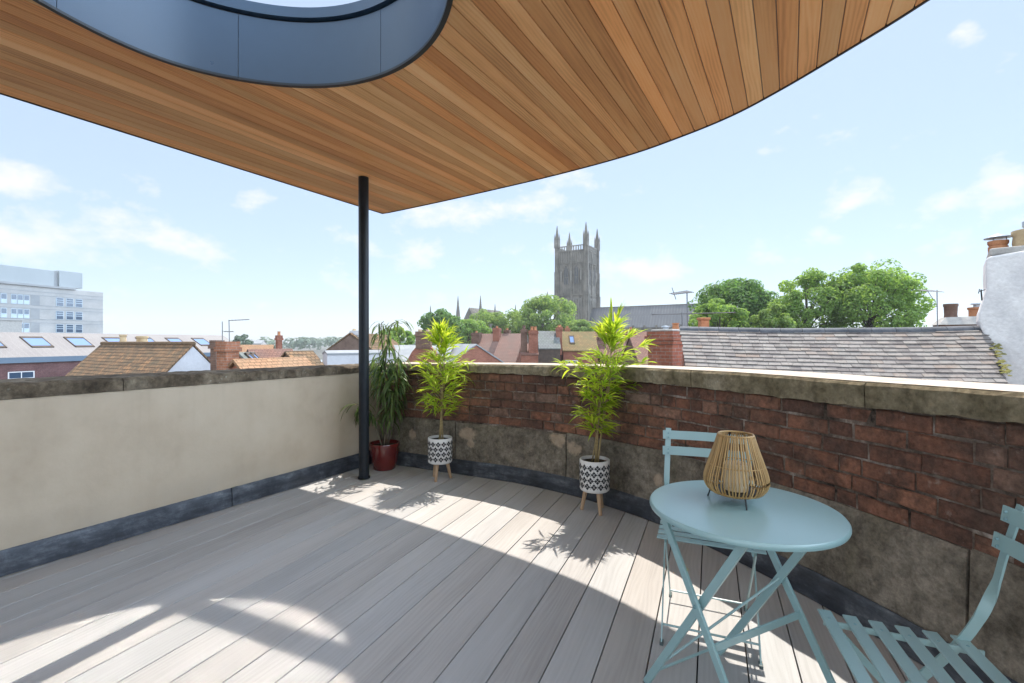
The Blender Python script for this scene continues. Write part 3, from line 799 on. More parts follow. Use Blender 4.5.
def pot_on_legs(t, c, r=.112, z0=.155, z1=.385):
    c = Vector(c)
    m = MB(); m.lathe([(0, z0), (r - .012, z0), (r - .003, z0 + .008), (r, z0 + .02), (r, z1 - .004), (r - .003, z1), (r - .011, z1), (r - .013, z1 - .03), (0, z1 - .03)], c, 48)
    pot = m.build('pot', M['white_pot'], t, smooth=True)
    m = MB(); m.lathe([(0, z1 - .027), (r - .014, z1 - .022)], c, 28); m.build('soil', M['soil'], t)
    # dark lattice of diamonds pressed into the side
    m = MB(); cols = 14; rows = 4; H = (z1 - z0 - .05) / rows
    def patch(ta, zc, hw, hh):
        vs = []
        for a, b in ((-1, 0), (0, -1), (1, 0), (0, 1)):
            t_ = ta + a * hw / r; vs.append(c + Vector(((r + .0012) * math.cos(t_), (r + .0012) * math.sin(t_), zc + b * hh)))
        m.add(vs, [(0, 1, 2, 3)])
    for j in range(rows):
        for i in range(cols):
            ta = 2 * math.pi * (i + (.5 if j % 2 else 0)) / cols; zc = z0 + .026 + (j + .5) * H
            for da, dz in ((-.0125, 0), (.0125, 0), (0, -.0135), (0, .0135)): patch(ta + da / r, zc + dz, .0112, .0118)
            for da, dz in ((.025, .012), (.025, -.012), (.0245, 0)): patch(ta + da / r, zc + dz, .004, .0035)
    m.build('lattice_pattern', M['pot_dark'], pot)
    for k in range(3):
        a = rad(-105 + 120 * k) if c.x < 0 else rad(-75 + 120 * k); m = MB(); u = Vector((math.cos(a), math.sin(a), 0))
        m.tube([c + u * .065 + Vector((0, 0, z0 + .002)), c + u * .098 + Vector((0, 0, .001))], [.0175, .0125], 12); m.build('leg', M['leg_wood'], t, smooth=True)
    return z1 - .025

def bamboo(t, c, ztop, canes, prof, nleaf, lean=(0, 0), extra=()):
    c = Vector(c); lv = MB(); cn = MB()
    for k in range(canes):
        a = R(0, 6.28); b = c + Vector((math.cos(a), math.sin(a), 0)) * R(.01, .055) + Vector((0, 0, .36))
        h = ztop * R(.82, .98) if k else ztop * .97
        tip = Vector((c.x + lean[0] + R(-.05, .05), c.y + lean[1] + R(-.05, .05), h))
        mid = b.lerp(tip, .5) + Vector((R(-.03, .03), R(-.03, .03), 0))
        cn.tube(catmull([b, mid, tip], 6), [lerp(.0065, .0022, i / 12) for i in range(13)], 6)
    def spray(base, d, L, n, ll):
        d = Vector(d).normalized(); tip = base + d * L + Vector((0, 0, -.12 * L)); md = base.lerp(tip, .55) + Vector((0, 0, .05 * L))
        pts = catmull([base, md, tip], 4); cn.tube(pts, [lerp(.0022, .0008, i / (len(pts) - 1)) for i in range(len(pts))], 4)
        for i in range(n):
            f = R(.15, 1.0); q = pts[min(len(pts) - 1, int(f * (len(pts) - 1)))]
            a = R(-1.2, 1.2); dd = Matrix.Rotation(a, 3, 'Z') @ d + Vector((0, 0, R(-.25, .75)))
            leaf(lv, q, dd, ll * R(.6, 1.3), R(.011, .019), R(.3, 1.3), R(-.9, .9))
    for k in range(nleaf):
        f = (k + rnd()) / nleaf; z = lerp(.56, ztop - .04, f ** .85); w = prof(f)
        a = k * 2.4 + R(-.5, .5); ax = Vector((c.x + lean[0] * f + R(-.02, .02), c.y + lean[1] * f + R(-.02, .02), z))
        spray(ax, (math.cos(a), math.sin(a), R(.15, .9) if f < .7 else R(.8, 2.4)), w * R(.55, 1.15), random.randint(9, 17), .135)
    for e in extra:
        spray(ax_at(c, lean, ztop, e[0]), e[1], e[2], e[3], .125)
    cn.build('cane', M['cane'], t, smooth='all'); lv.build('foliage', M['bamboo_leaf'], t)
def ax_at(c, lean, ztop, z):
    f = (z - .4) / (ztop - .4); return Vector((c[0] + lean[0] * f, c[1] + lean[1] * f, z))

p1 = (-.665, 4.255, 0)
t = thing('potted_bamboo', 'upright bushy bamboo in a white latticed pot, next to the red pot', 'potted plant', p1, 'bamboo plants in white pots on wooden legs')
pot_on_legs(t, p1)
def prof1(f): return lerp(.13, .27, min(1, f / .3)) * (1 if f < .5 else lerp(1, .34, (f - .5) / .5))
bamboo(t, p1, 1.36, 5, prof1, 72, (.03, 0), [(1.06, (1, -.2, .15), .30, 14), (.98, (1, -.5, .0), .28, 12), (.74, (-1, -.3, .15), .2, 10)])
p2 = (.62, 3.45, 0)
t = thing('potted_bamboo', 'wide leaning bamboo in a white latticed pot, next to the teal chair', 'potted plant', p2, 'bamboo plants in white pots on wooden legs')
pot_on_legs(t, p2, z0=.16, z1=.39)
def prof2(f): return lerp(.08, .22, min(1, f / .5)) if f < .5 else lerp(.22, .09, (f - .5) / .5)
bamboo(t, p2, 1.39, 5, prof2, 62, (.14, -.02), [(1.06, (-1, -.2, .25), .40, 22), (1.0, (-1, .1, .3), .36, 18), (.96, (-.9, -.5, .15), .30, 16), (1.12, (1, -.1, .6), .32, 20), (1.04, (1, -.3, .4), .34, 20), (1.18, (1, .1, .9), .26, 16),
                                            (.9, (1, -.2, .3), .24, 14), (1.28, (.25, 0, 1), .24, 14), (1.3, (-.05, -.05, 1), .22, 12), (1.12, (.7, 0, 1), .28, 14), (.72, (-.8, -.4, .2), .2, 10)])
# weeping plant in the red pot
p3 = Vector((-1.275, 4.60, 0))
t = thing('potted_weeping_fig', 'tall weeping plant with long dark leaves in a glazed dark red pot', 'potted plant', p3)
m = MB(); m.lathe([(0, .0), (.10, .0), (.108, .008), (.125, .08), (.138, .18), (.141, .225), (.149, .23), (.151, .25), (.147, .262), (.138, .262), (.134, .225), (0, .225)], p3, 56); m.build('pot', M['red_pot'], t, smooth=True)
m = MB(); m.lathe([(0, .232), (.134, .228)], p3, 28); m.build('soil', M['soil'], t)
cn = MB(); lv = MB()
def weep(base, pts, n, z_lo=0):
    P_ = catmull([base] + pts, 6); cn.tube(P_, [lerp(.008, .0025, i / (len(P_) - 1)) for i in range(len(P_))], 6)
    for i in range(n):
        f = R(.45, 1.0); q = P_[int(f * (len(P_) - 1))]; a = R(0, 6.283)
        leaf(lv, q + Vector((R(-.03, .03), R(-.03, .03), R(-.03, .03))), (math.cos(a), math.sin(a), R(-.2, .9)), R(.15, .25), R(.017, .024), R(1.6, 3.2), R(-.5, .5), nseg=5)
z = Vector((0, 0, 1))
weep(p3 + z * .23, [p3 + Vector((.0, 0, .8)), p3 + Vector((.05, -.03, 1.43))], 95)
weep(p3 + Vector((.02, 0, .23)), [p3 + Vector((.08, .0, .7)), p3 + Vector((.16, -.05, 1.2))], 80)
weep(p3 + Vector((-.02, .02, .23)), [p3 + Vector((-.03, .02, .8)), p3 + Vector((-.05, -.03, 1.2))], 70)
weep(p3 + Vector((.03, .02, .23)), [p3 + Vector((.1, .03, .6)), p3 + Vector((.14, -.03, 1.0))], 55)
weep(p3 + Vector((-.02, -.02, .23)), [p3 + Vector((-.12, -.05, .55)), p3 + Vector((-.27, -.12, .68))], 34)
weep(p3 + Vector((.0, -.03, .23)), [p3 + Vector((.06, -.06, .5)), p3 + Vector((.10, -.08, .68))], 30)
weep(p3 + Vector((.0, .0, 1.0)), [p3 + Vector((.08, -.05, 1.42)), p3 + Vector((.2, -.08, 1.45))], 22)
weep(p3 + Vector((.0, .0, 1.0)), [p3 + Vector((-.02, -.05, 1.4)), p3 + Vector((.02, -.1, 1.47))], 14)
cn.build('stem', M['bark_thin'], t, smooth='all'); lv.build('foliage', M['willow_leaf'], t)

# ------------------------------------------------------------------ town: building kit
def frame_mat(a, b):
    a, b = Vector((a[0], a[1], 0)), Vector((b[0], b[1], 0)); x = (b - a).normalized(); y = Vector((-x.y, x.x, 0))
    return Matrix(((x.x, y.x, 0, a.x), (x.y, y.y, 0, a.y), (0, 0, 1, 0), (0, 0, 0, 1))), (b - a).length

def pots(parent, T, spots, z):
    for x, y, r, h, m in spots:
        q = MB(T); q.lathe([(r * .92, z), (r * .95, z + h * .1), (r * .8, z + h * .75), (r * .98, z + h * .82), (r * .98, z + h), (r * .75, z + h), (r * .7, z + h * .3), (0, z + h * .3)], (x, y, 0), 14)
        q.build('chimney_pot', m, parent, smooth=True)
def stack(parent, T, x, y, w, d, z0, z1, m, potspec=(), name='chimney', cap=None):
    q = MB(T); q.bb(x - w / 2, x + w / 2, y - d / 2, y + d / 2, z0, z1 - .28)
    q.bb(x - w / 2 - .05, x + w / 2 + .05, y - d / 2 - .05, y + d / 2 + .05, z1 - .278, z1 - .16)
    q.bb(x - w / 2 - .02, x + w / 2 + .02, y - d / 2 - .02, y + d / 2 + .02, z1 - .158, z1)
    o = q.build(name, m, parent)
    if cap:
        q = MB(T); q.bb(x - w / 2 + .03, x + w / 2 - .03, y - d / 2 + .03, y + d / 2 - .03, z1 + .002, z1 + .06); q.build('flaunching', cap, o)
    pots(o, T, [(x + px, y + py, r, h, mm) for px, py, r, h, mm in potspec], z1 + .003)
    return o

def house(name, label, a, b, w, ze, zr, wall, roof, cat='house', group=None, over=.2, chim=(), wins=(), lights=(), gable=None, gwins=(), ridge=None):
    T, L = frame_mat(a, b)
    t = thing(name, label, cat, (a[0], a[1], GZ), group)
    q = MB(T); h = w / 2
    q.add([(0, 0, GZ), (0, w, GZ), (L, 0, GZ), (L, w, GZ), (0, 0, ze), (0, w, ze), (L, 0, ze), (L, w, ze), (0, h, zr - .03), (L, h, zr - .03)],
          [(0, 2, 6, 4), (1, 5, 7, 3), (0, 4, 8, 5, 1), (2, 3, 7, 9, 6)])
    q.build('wall', wall, t)
    sl = math.hypot(h, zr - ze); dz = (zr - ze) / h * over; th = .09
    q = MB(T); x0, x1 = -over * .6, L + over * .6
    for ys in (-1, 1):
        ye = -over if ys < 0 else w + over
        e, r = ze - dz, zr
        vs = [(x0, ye, e), (x1, ye, e), (x1, h, r), (x0, h, r), (x0, ye, e + th), (x1, ye, e + th), (x1, h, r + th), (x0, h, r + th)]
        s2 = sl + over * 1.1; uv = [(x0, 0), (x1, 0), (x1, s2), (x0, s2)] * 2
        q.add(vs, [(0, 3, 2, 1), (4, 5, 6, 7), (0, 1, 5, 4), (1, 2, 6, 5), (3, 0, 4, 7)], 0, uv)
    ro = q.build('roof', roof, t)
    if ridge:
        q = MB(T); k = x0
        while k < x1 - .1: q.tube([(k + .01, h, zr + th - .02), (min(k + .42, x1), h, zr + th - .02)], .1, 8); k += .45
        q.build('ridge_tile', ridge, ro, smooth=True)
    for (x, z, ww, hh) in wins:
        q = MB(T)
        for x_, z_, W_, H_ in ((x - ww / 2, z, .06, hh), (x + ww / 2, z, .06, hh), (x, z - hh / 2, ww + .06, .07), (x, z + hh / 2, ww + .06, .06), (x, z, .04, hh)):
            q.box((x_, -.02, z_), (W_, .07, H_))
        o = q.build('window', M['white_frame'], t); q = MB(T); q.bb(x - ww / 2, x + ww / 2, -.012, -.006, z - hh / 2, z + hh / 2); q.build('pane', M['pane'], o)
    for (x, z, ww, hh) in gwins:                 # on the far gable (x = L)
        q = MB(T); q.bb(L + .003, L + .05, x - ww / 2, x + ww / 2, z - hh / 2, z + hh / 2); o = q.build('window', M['white_frame'], t)
        for k in (-1, 1):
            q = MB(T); q.bb(L + .051, L + .056, x + k * ww / 4 - ww * .2, x + k * ww / 4 + ww * .2, z - hh * .42, z + hh * .42); q.build('pane', M['pane'], o)
    for (x, f0, f1, ww) in lights:               # roof lights on the front slope
        def sp(xx, f, up): 
            n_ = Vector((0, -(zr - ze), h)).normalized()
            return Vector((xx, h * f, lerp(ze, zr, f) + th)) + n_ * up
        q = MB(T)
        for xa, xb, fa, fb in ((x - ww / 2, x - ww / 2 + .07, f0, f1), (x + ww / 2 - .07, x + ww / 2, f0, f1), (x - ww / 2, x + ww / 2, f0, f0 + .06), (x - ww / 2, x + ww / 2, f1 - .06, f1)):
            q.add([sp(xa, fa, 0), sp(xb, fa, 0), sp(xb, fb, 0), sp(xa, fb, 0), sp(xa, fa, .07), sp(xb, fa, .07), sp(xb, fb, .07), sp(xa, fb, .07)],
                  [(4, 5, 6, 7), (0, 1, 5, 4), (1, 2, 6, 5), (2, 3, 7, 6), (3, 0, 4, 7)])
        o = q.build('rooflight', M['timber_dark'], ro)
        q = MB(T); q.add([sp(x - ww / 2, f0, .045), sp(x + ww / 2, f0, .045), sp(x + ww / 2, f1, .045), sp(x - ww / 2, f1, .045)], [(0, 1, 2, 3)])
        p = q.build('rooflight_pane', M['sky_pane'], ro)
    if gable:
        q = MB(T); q.add([(L + .02, -.02, ze - 2.5), (L + .02, w + .02, ze - 2.5), (L + .02, w + .02, ze), (L + .02, h, zr - .05), (L + .02, -.02, ze)], [(0, 1, 2, 3, 4)])
        q.build('gable', gable, t)
    for c_ in chim: stack(t, T, *c_)
    return t

# ground, far country
g = MB(); g.add([(-1000, -1000, GZ), (1000, -1000, GZ), (1000, 1000, GZ), (-1000, 1000, GZ)], [(0, 1, 2, 3)])
tag(g.build('ground', M['tarmac']), 'town ground and streets far below the roof terrace', None, None, 'structure')

# trees
def tree(name, label, x, y, ztop, rx, ry, zc, rz, leafm, n=46, per=150, size=.34, group=None, seed=0, cat='tree'):
    n = int(n * 1.9); size *= .92
    rs = random.Random(seed + 11); U = rs.uniform
    t = thing(name, label, cat, (x, y, GZ), group)
    tr = MB(); base = Vector((x, y, GZ)); hub = Vector((x, y, zc - rz * .55))
    tr.tube(catmull([base, base.lerp(hub, .5) + Vector((U(-.2, .2), U(-.2, .2), 0)), hub, Vector((x + U(-.3, .3), y, zc + rz * .5))], 4), [lerp(.38, .1, i / 12) * rx / 4.5 for i in range(13)], 8)
    cr = MB()
    for k in range(n):
        while True:
            d = Vector((U(-1, 1), U(-1, 1), U(-1, 1)))
            if .15 < d.length < 1: break
        d = d.normalized() * (d.length ** .45) * .86
        c_ = Vector((x + d.x * rx, y + d.y * ry, zc + d.z * rz)); lr = U(.13, .27) * min(rx, rz * 1.1)
        if k % 3 == 0: tr.tube([hub + Vector((U(-.3, .3), U(-.3, .3), U(-.5, rz * .4))), hub.lerp(c_, .5) + Vector((0, 0, .25)), c_], [.1 * rx / 4.5, .06 * rx / 4.5, .025], 5)
        for i in range(per):
            q = Vector((U(-1, 1), U(-1, 1), U(-1, 1)))
            while q.length > 1 or q.length < .1: q = Vector((U(-1, 1), U(-1, 1), U(-1, 1)))
            q = q.normalized() * (q.length ** .4); p = c_ + Vector((q.x * lr * 1.15, q.y * lr * 1.15, q.z * lr * .85))
            nrm = (q + Vector((U(-.8, .8), U(-.8, .8), U(-.2, 1.0)))).normalized(); a = nrm.orthogonal().normalized(); a = Matrix.Rotation(U(0, 6.28), 3, nrm) @ a; b_ = nrm.cross(a)
            s_ = size * U(.55, 1.2)
            cr.add([p - a * s_ * .6, p - b_ * s_ * .33 + nrm * s_ * .1, p + a * s_ * .6, p + b_ * s_ * .33 + nrm * s_ * .1], [(0, 1, 2, 3)])
    tr.build('trunk', M['bark'], t, smooth='all'); cr.build('crown', leafm, t)
    return t
def tree_px(name, label, x0, x1, ytop, ybot, d, leafm, **k):
    c_ = at((x0 + x1) / 2, ytop, d); rx = (x1 - x0) / 2 / F * d; zt = c_.z; zb = at(0, ybot, d).z
    return tree(name, label, c_.x, d, zt, rx, rx, (zt + zb) / 2, (zt - zb) / 2, leafm, **k)
TG = 'trees behind the slate roof'
tree_px('broadleaf_tree', 'large dark green tree standing behind the thin roof aerial', 694, 776, 276, 345, 52, M['leaf_dark'], n=60, per=190, size=.34, group=TG, seed=1)
tree_px('broadleaf_tree', 'low pale green tree in front of the dark tree by the aerial', 690, 748, 298, 350, 44, M['leaf_mid'], n=34, per=160, size=.3, group=TG, seed=2)
tree_px('broadleaf_tree', 'upright two headed tree between the dark tree and the round full tree', 774, 838, 266, 352, 45, M['leaf_mid'], n=46, per=170, size=.3, group=TG, seed=3)
tree_px('broadleaf_tree', 'round full crowned tree, tallest of those behind the slate roof', 831, 916, 257, 352, 43, M['leaf_mid'], n=62, per=190, size=.3, group=TG, seed=4)
tree_px('broadleaf_tree', 'small bush headed tree filling the dip between the dark tree and the two headed tree', 752, 792, 300, 350, 41, M['leaf_light'], n=24, per=150, size=.28, group=TG, seed=5)
CG = 'trees below the cathedral'
tree_px('broadleaf_tree', 'dark blue green tree behind the first bamboo, left of the cathedral gable', 419, 464, 308, 352, 88, M['leaf_dark'], n=42, per=150, size=.5, group=CG, seed=6)
tree_px('broadleaf_tree', 'broad light green tree at the foot of the cathedral tower', 512, 584, 294, 345, 110, M['leaf_light'], n=56, per=170, size=.55, group=CG, seed=7)
tree_px('broadleaf_tree', 'light green tree with flat top below the cathedral gable', 462, 528, 306, 348, 118, M['leaf_light'], n=46, per=150, size=.55, group=CG, seed=8)
tree_px('broadleaf_tree', 'small light green tree just under the right side of the tower', 566, 594, 318, 346, 100, M['leaf_light'], n=24, per=130, size=.42, group=CG, seed=9)
tree_px('broadleaf_tree', 'mid green tree between the dark tree and the flat topped one', 448, 492, 318, 350, 104, M['leaf_mid'], n=30, per=140, size=.5, group=CG, seed=10)
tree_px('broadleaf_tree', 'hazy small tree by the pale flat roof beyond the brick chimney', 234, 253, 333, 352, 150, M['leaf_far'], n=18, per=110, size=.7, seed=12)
tree_px('broadleaf_tree', 'soft green tree seen through the top of the weeping plant', 378, 416, 326, 352, 70, M['leaf_mid'], n=24, per=120, size=.42, seed=13)
# far wooded skyline: nobody could count it
rs = random.Random(3); wl = MB()
for k in range(420):
    d = rs.uniform(330, 620); px = rs.uniform(-250, 1300); ph = rs.uniform(1.0, 4.8) if 262 < px < 345 else rs.uniform(-.5, 2.6)
    c_ = at(px, 341 - ph, d); h_ = 7 + rs.uniform(0, 6)
    for i in range(70):
        q = Vector((rs.gauss(0, 1), rs.gauss(0, 1), rs.gauss(0, 1))).normalized(); p = Vector((c_.x, d, c_.z - h_ / 2)) + Vector((q.x * h_ * .6, q.y * h_ * .6, q.z * h_ * .5))
        nrm = (q + Vector((rs.uniform(-.6, .6), rs.uniform(-.6, .6), rs.uniform(0, .8)))).normalized(); a = nrm.orthogonal().normalized(); b_ = nrm.cross(a); s_ = rs.uniform(1.2, 2.2)
        wl.add([p - a * s_, p - b_ * s_ * .7, p + a * s_, p + b_ * s_ * .7], [(0, 1, 2, 3)])
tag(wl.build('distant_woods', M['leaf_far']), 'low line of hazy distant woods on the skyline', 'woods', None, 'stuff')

# ---- office block on the left skyline
K = at(103, 292, 125); DV = Vector((.268, .963))
fa = (K.x - DV.x * 62, K.y - DV.y * 62); fb = (K.x, K.y); T, L = frame_mat(fa, fb)
ob = thing('office_block', 'pale concrete multi storey block with a blue grey rooftop plant level', 'office block', (fa[0], fa[1], GZ))
zt = 14.55
q = MB(T); q.bb(0, L, 0, 16, GZ, zt); q.build('wall', M['concrete'], ob)
q = MB(T)
for z in (zt - 1.2, zt - 2.1, zt - 4.55, zt - 5.35, zt - 7.85, zt - 8.7, zt - 11.2, zt - 12): q.bb(-.05, L + .05, -.06, .0, z - .06, z + .06)
q.bb(-.1, L - 6.5, -.5, 15, zt + .002, zt + .5)
q.build('floor_band', M['concrete_dark'], ob)
q = MB(T); q.bb(-.1, L - 10.7, .25, 14, zt + .502, zt + 4.3); q.bb(L - 9.6, L - 4.6, .3, 9, zt + .502, zt + 4.6); q.build('plant_level', M['clad'], ob)
q = MB(T); q.bb(L - 10.69, L - 9.61, .9, 9, zt + .502, zt + 4.2); q.build('plant_recess', M['concrete_dark'], ob)
for r in range(6):
    zc = zt - 3.35 - 3.32 * r
    for x in (-5.6, -7.6, -9.7):
        q = MB(T); q.bb(L + x - .78, L + x + .78, -.10, -.002, zc - 1.05, zc + 1.05); o = q.build('window', M['blue_panel'], ob)
        for k, (za, zb) in enumerate(((-.95, -.12), (0.02, .42), (.54, .98))):
            q = MB(T); q.bb(L + x - .68, L + x + .68, -.13, -.101, zc + za, zc + zb); q.build('pane', M['pane'], o)
    q = MB(T); q.bb(L - 15.4, L - 13.7, -.05, -.002, zc - 1.2, zc + 1.2); q.build('grey_panel', M['concrete_dark'], ob)
    for k in range(9):
        x = L - 16.2 - k * 1.15 - (k // 3) * .6
        q = MB(T); q.bb(x - .5, x + .5, -.09, -.002, zc - 1.1, zc + 1.1); o = q.build('window', M['blue_panel'], ob)
        q = MB(T); q.bb(x - .42, x + .42, -.12, -.091, zc - .1, zc + 1.0); q.build('pane', M['pane'], o)

# ---- long pale roofed brick range below it
ea = (-37.84 - .268 * 14, 34 - .963 * 14); eb = (-37.84 + .268 * 22, 34 + .963 * 22)
house('long_brick_range', 'long purple brick building with a pale roof and a row of blue rooflights', ea, eb, 7.0, -.02, 1.93, M['brick_purple'], M['pale_roof'], 'building', over=.15,
      lights=[(14.3 + 2.95 * k, .36, .80, 1.45) for k in range(-4, 7)], wins=[(15.2 + 4.2 * k, -1.3, 1.5, .5) for k in range(-3, 5)])
q = MB(frame_mat(ea, eb)[0]); q.bb(0, 36, -.22, -.16, -.36, .07); q.build('fascia', M['gutter_blue'], bpy.data.objects['long_brick_range'])
# concrete lift housing in front of the office block
a_ = at(-30, 341, 62); b_ = at(22, 341, 66)
T, L = frame_mat((a_.x, a_.y), (b_.x, b_.y)); lh = thing('lift_housing', 'low flat topped brown grey concrete box below the office windows', 'rooftop building', (a_.x, a_.y, GZ))
q = MB(T); q.bb(0, L, 0, 5, GZ, 4.25); q.build('wall', M['flaunch'], lh); q = MB(T); q.bb(-.15, L + .15, -.15, 5.1, 4.252, 4.5); q.build('roof', M['concrete'], lh)

# ---- brown tiled house with a white gable
ap = at(193, 343.6, 20); gd = Vector((-.87, .5)); sd = Vector((.5, .87)); W3 = 5.2
b3 = Vector((ap.x, ap.y)) - sd * W3 / 2; a3 = b3 + gd * 9.2
house('white_gabled_house', 'brown clay tiled house with a plain white gable end', tuple(a3), tuple(b3), W3, 1.10 - 2.9, 1.10, M['white_wall'], M['clay_roof'], over=.12, gable=M['white_wall'], ridge=M['clay_roof'],
      chim=[(.5, W3 / 2 + .7, .5, .5, -.5, 1.12, M['brick_brown'], [(0, 0, .17, .52, M['cream_pot'])]), (2.2, W3 / 2 + .9, .9, .5, -.5, 1.05, M['brick_brown'], [(-.22, 0, .19, .5, M['cream_pot']), (.22, 0, .19, .5, M['cream_pot'])])])
# ---- orange roofed house with the square brick chimney
h4a = at(236, 360, 12.7); h4b = at(303, 357, 14.7)
dv = (Vector((h4b.x, h4b.y)) - Vector((h4a.x, h4a.y))).normalized(); nv = Vector((-dv.y, dv.x)); W4 = 4.6
A4 = Vector((h4a.x, h4a.y)) - nv * W4 / 2; B4 = Vector((h4b.x, h4b.y)) - nv * W4 / 2
T4, _ = frame_mat(tuple(A4), tuple(B4)); c4 = T4.inverted() @ at(228, 341, 12.9); c5 = T4.inverted() @ at(217, 341, 15.2)
house('orange_roofed_house', 'low house with a pale orange tiled roof and a square brick chimney', tuple(A4), tuple(B4), W4, .70 - 1.9, .70, M['brick_red'], M['orange_roof'], over=.15,
      chim=[(c4.x, c4.y, .38, .40, -1.2, 1.27, M['brick_orange'], ()), (c5.x, c5.y, .25, .3, -1.2, 1.31, M['brick_brown'], ())])
# ---- roofs further back between chimney and post
def px_house(name, label, x0, x1, yr, d0, d1, w, rise, wall, roof, **k):
    """ridge seen from pixel x0 to x1 at height yr, its ends d0 and d1 away"""
    A, B = at(x0, yr, d0), at(x1, yr, d1); dv = (Vector((B.x, B.y)) - Vector((A.x, A.y))).normalized(); nv = Vector((-dv.y, dv.x))
    zr = (A.z + B.z) / 2 - .09; a, b = Vector((A.x, A.y)) - nv * w / 2, Vector((B.x, B.y)) - nv * w / 2
    return house(name, label, tuple(a), tuple(b), w, zr - rise, zr, wall, roof, **k)
px_house('terracotta_roofed_house', 'house with a plain pale terracotta roof behind the square brick chimney', 232, 272, 344.2, 33, 34, 6, 1.7, M['brick_red'], M['orange_roof'])
px_house('red_tiled_house', 'red tiled house with a tall slim red chimney', 250, 290, 348.3, 24, 25.5, 6, 2.3, M['brick_red'], M['red_roof'],
         chim=[(1.9, 4.2, .26, .28, -1, 1.62, M['brick_red'], [(0, 0, .09, .22, M['terracotta'])])])
px_house('brown_tiled_house', 'brown tiled house with a dark timbered gable and small white window', 286, 312, 350.3, 20, 21.4, 4, 1.9, M['timber_dark'], M['clay_roof'], gwins=[(1.7, .05, .5, .75)], over=.1)
px_house('glazed_roof_house', 'low house with dark sloping roof glazing beside the square brick chimney', 240, 252, 351.5, 18.5, 19.2, 3, 1.3, M['brick_red'], M['grey_roof'], lights=[(.25 + .3 * k, .1, .95, .26) for k in range(2)])
px_house('white_house', 'plain white walled house with a flat lead roof, seen beside the post', 325, 392, 349.5, 25, 27, 1.2, .14, M['white_wall'], M['lead_roof'], over=.04)
pa = at(326, 350, 28); pb = at(374, 350, 28)
w6 = house('steep_brown_house', 'steep brown tile hung gable with a white chimney, behind the white house', (pa.x, 36), (pa.x, 28), pb.x - pa.x, at(0, 351, 28).z, at(0, 333.5, 28).z, M['brick_brown'], M['clay_roof'], over=.1, gable=M['tile_hung'],
           chim=[(7.3, at(353.5, 0, 28).x - pa.x, .6, .72, -1, at(0, 330, 28).z, M['white_wall'], [(0, -.2, .11, .12, M['cream_pot']), (0, .2, .11, .12, M['cream_pot'])])])
px_house('far_pale_building', 'far pale flat roofed building among the distant trees', 246, 264, 339.6, 170, 172, 12, 1.2, M['concrete'], M['lead_roof'])
# ---- gabled brick house with the broad stack, beside the first bamboo
A = at(404, 352, 26); B = at(441, 352, 26); T, L = frame_mat((A.x, A.y), (B.x, B.y))
t = thing('brick_gable_house', 'brick gable with curved shoulders rising into a broad chimney stack', 'house', (A.x, A.y, GZ))
q = MB(T); zz = [at(0, y, 26).z for y in (368, 362, 352, 346.5)]
pr = [(0, GZ), (0, zz[1] - .1), (.22, zz[1] + .2), (.45, zz[2] + .05), (.68, zz[3]), (1.5, zz[3]), (1.75, zz[2] + .08), (1.95, zz[1] + .25), (L, zz[1] - .1), (L, GZ)]
n = len(pr); q.add([(x, 0, z) for x, z in pr] + [(x, .45, z) for x, z in pr], [tuple(range(n)), tuple(range(2 * n - 1, n - 1, -1))] + [(i, n + i, n + (i + 1) % n, (i + 1) % n) for i in range(n)]); q.build('gable', M['brick_red'], t)
stack(t, T, 1.08, .24, .84, .55, zz[3] - .1, at(0, 331, 26).z, M['brick_brown'], [(-.22, 0, .13, .12, M['cream_pot']), (.22, 0, .13, .12, M['cream_pot'])])
q = MB(T); q.add([(0, .45, zz[1] - .2), (L, .45, zz[1] - .2), (L / 2, .45, zz[3] - .3), (0, 7, zz[1] - .2), (L, 7, zz[1] - .2), (L / 2, 7, zz[3] - .3)], [(0, 2, 5, 3), (1, 4, 5, 2)], 0, [(0, 0), (0, 0), (0, 2), (7, 0), (7, 0), (7, 2)]); q.build('roof', M['grey_roof'], t)
px_house('lead_roofed_house', 'flat pitched pale lead roof behind the weeping plant', 388, 452, 344.5, 34, 34, 7, 1.0, M['brick_brown'], M['lead_roof'])
px_house('slate_roofed_house', 'pale grey slate roof right of the first bamboo', 448, 476, 343.3, 36, 33, 8, 2.2, M['brick_red'], M['lead_roof'], over=.1)
px_house('faded_tiled_house', 'house with a faded red tiled roof and two brick chimneys', 478, 524, 333, 52, 50, 8, 4.2, M['brick_red'], M['pink_roof'], group='terraced houses below the cathedral',
         chim=[(.2, 3.2, .95, .7, 0, 2.25, M['brick_brown'], [(0, 0, .14, .2, M['terracotta'])]), (2.55, 3.5, .7, .7, -1.5, 2.75, M['brick_red'], [(0, 0, .14, .2, M['terracotta'])]), (3.4, 4.4, .6, .6, 0, 2.55, M['brick_brown'], [(0, 0, .14, .2, M['terracotta'])])])
A = at(521, 330, 36)
house('tall_stack_house', 'narrow brick house end with a big red double chimney stack', (A.x, 36), (A.x + 1.35, 36), 5, .2, 1.0, M['brick_red'], M['red_roof'], over=.05, group='terraced houses below the cathedral',
      chim=[(.98, .5, .72, .6, -.8, 2.15, M['brick_red'], [(-.1, 0, .13, .3, M['terracotta']), (.15, 0, .13, .3, M['terracotta'])]), (.25, .7, .5, .5, -.6, 2.25, M['brick_brown'], [(0, 0, .14, .3, M['brown_pot'])])])
px_house('grey_roofed_house', 'house with a green grey slate roof over a dark wall', 538, 558, 330.5, 44, 44, 4, 1.55, M['timber_dark'], M['grey_roof'], over=.1, group='terraced houses below the cathedral',
         chim=[(1.95, 1.5, .55, .6, 0, 2.6, M['brick_red'], [(0, 0, .14, .2, M['terracotta'])])])
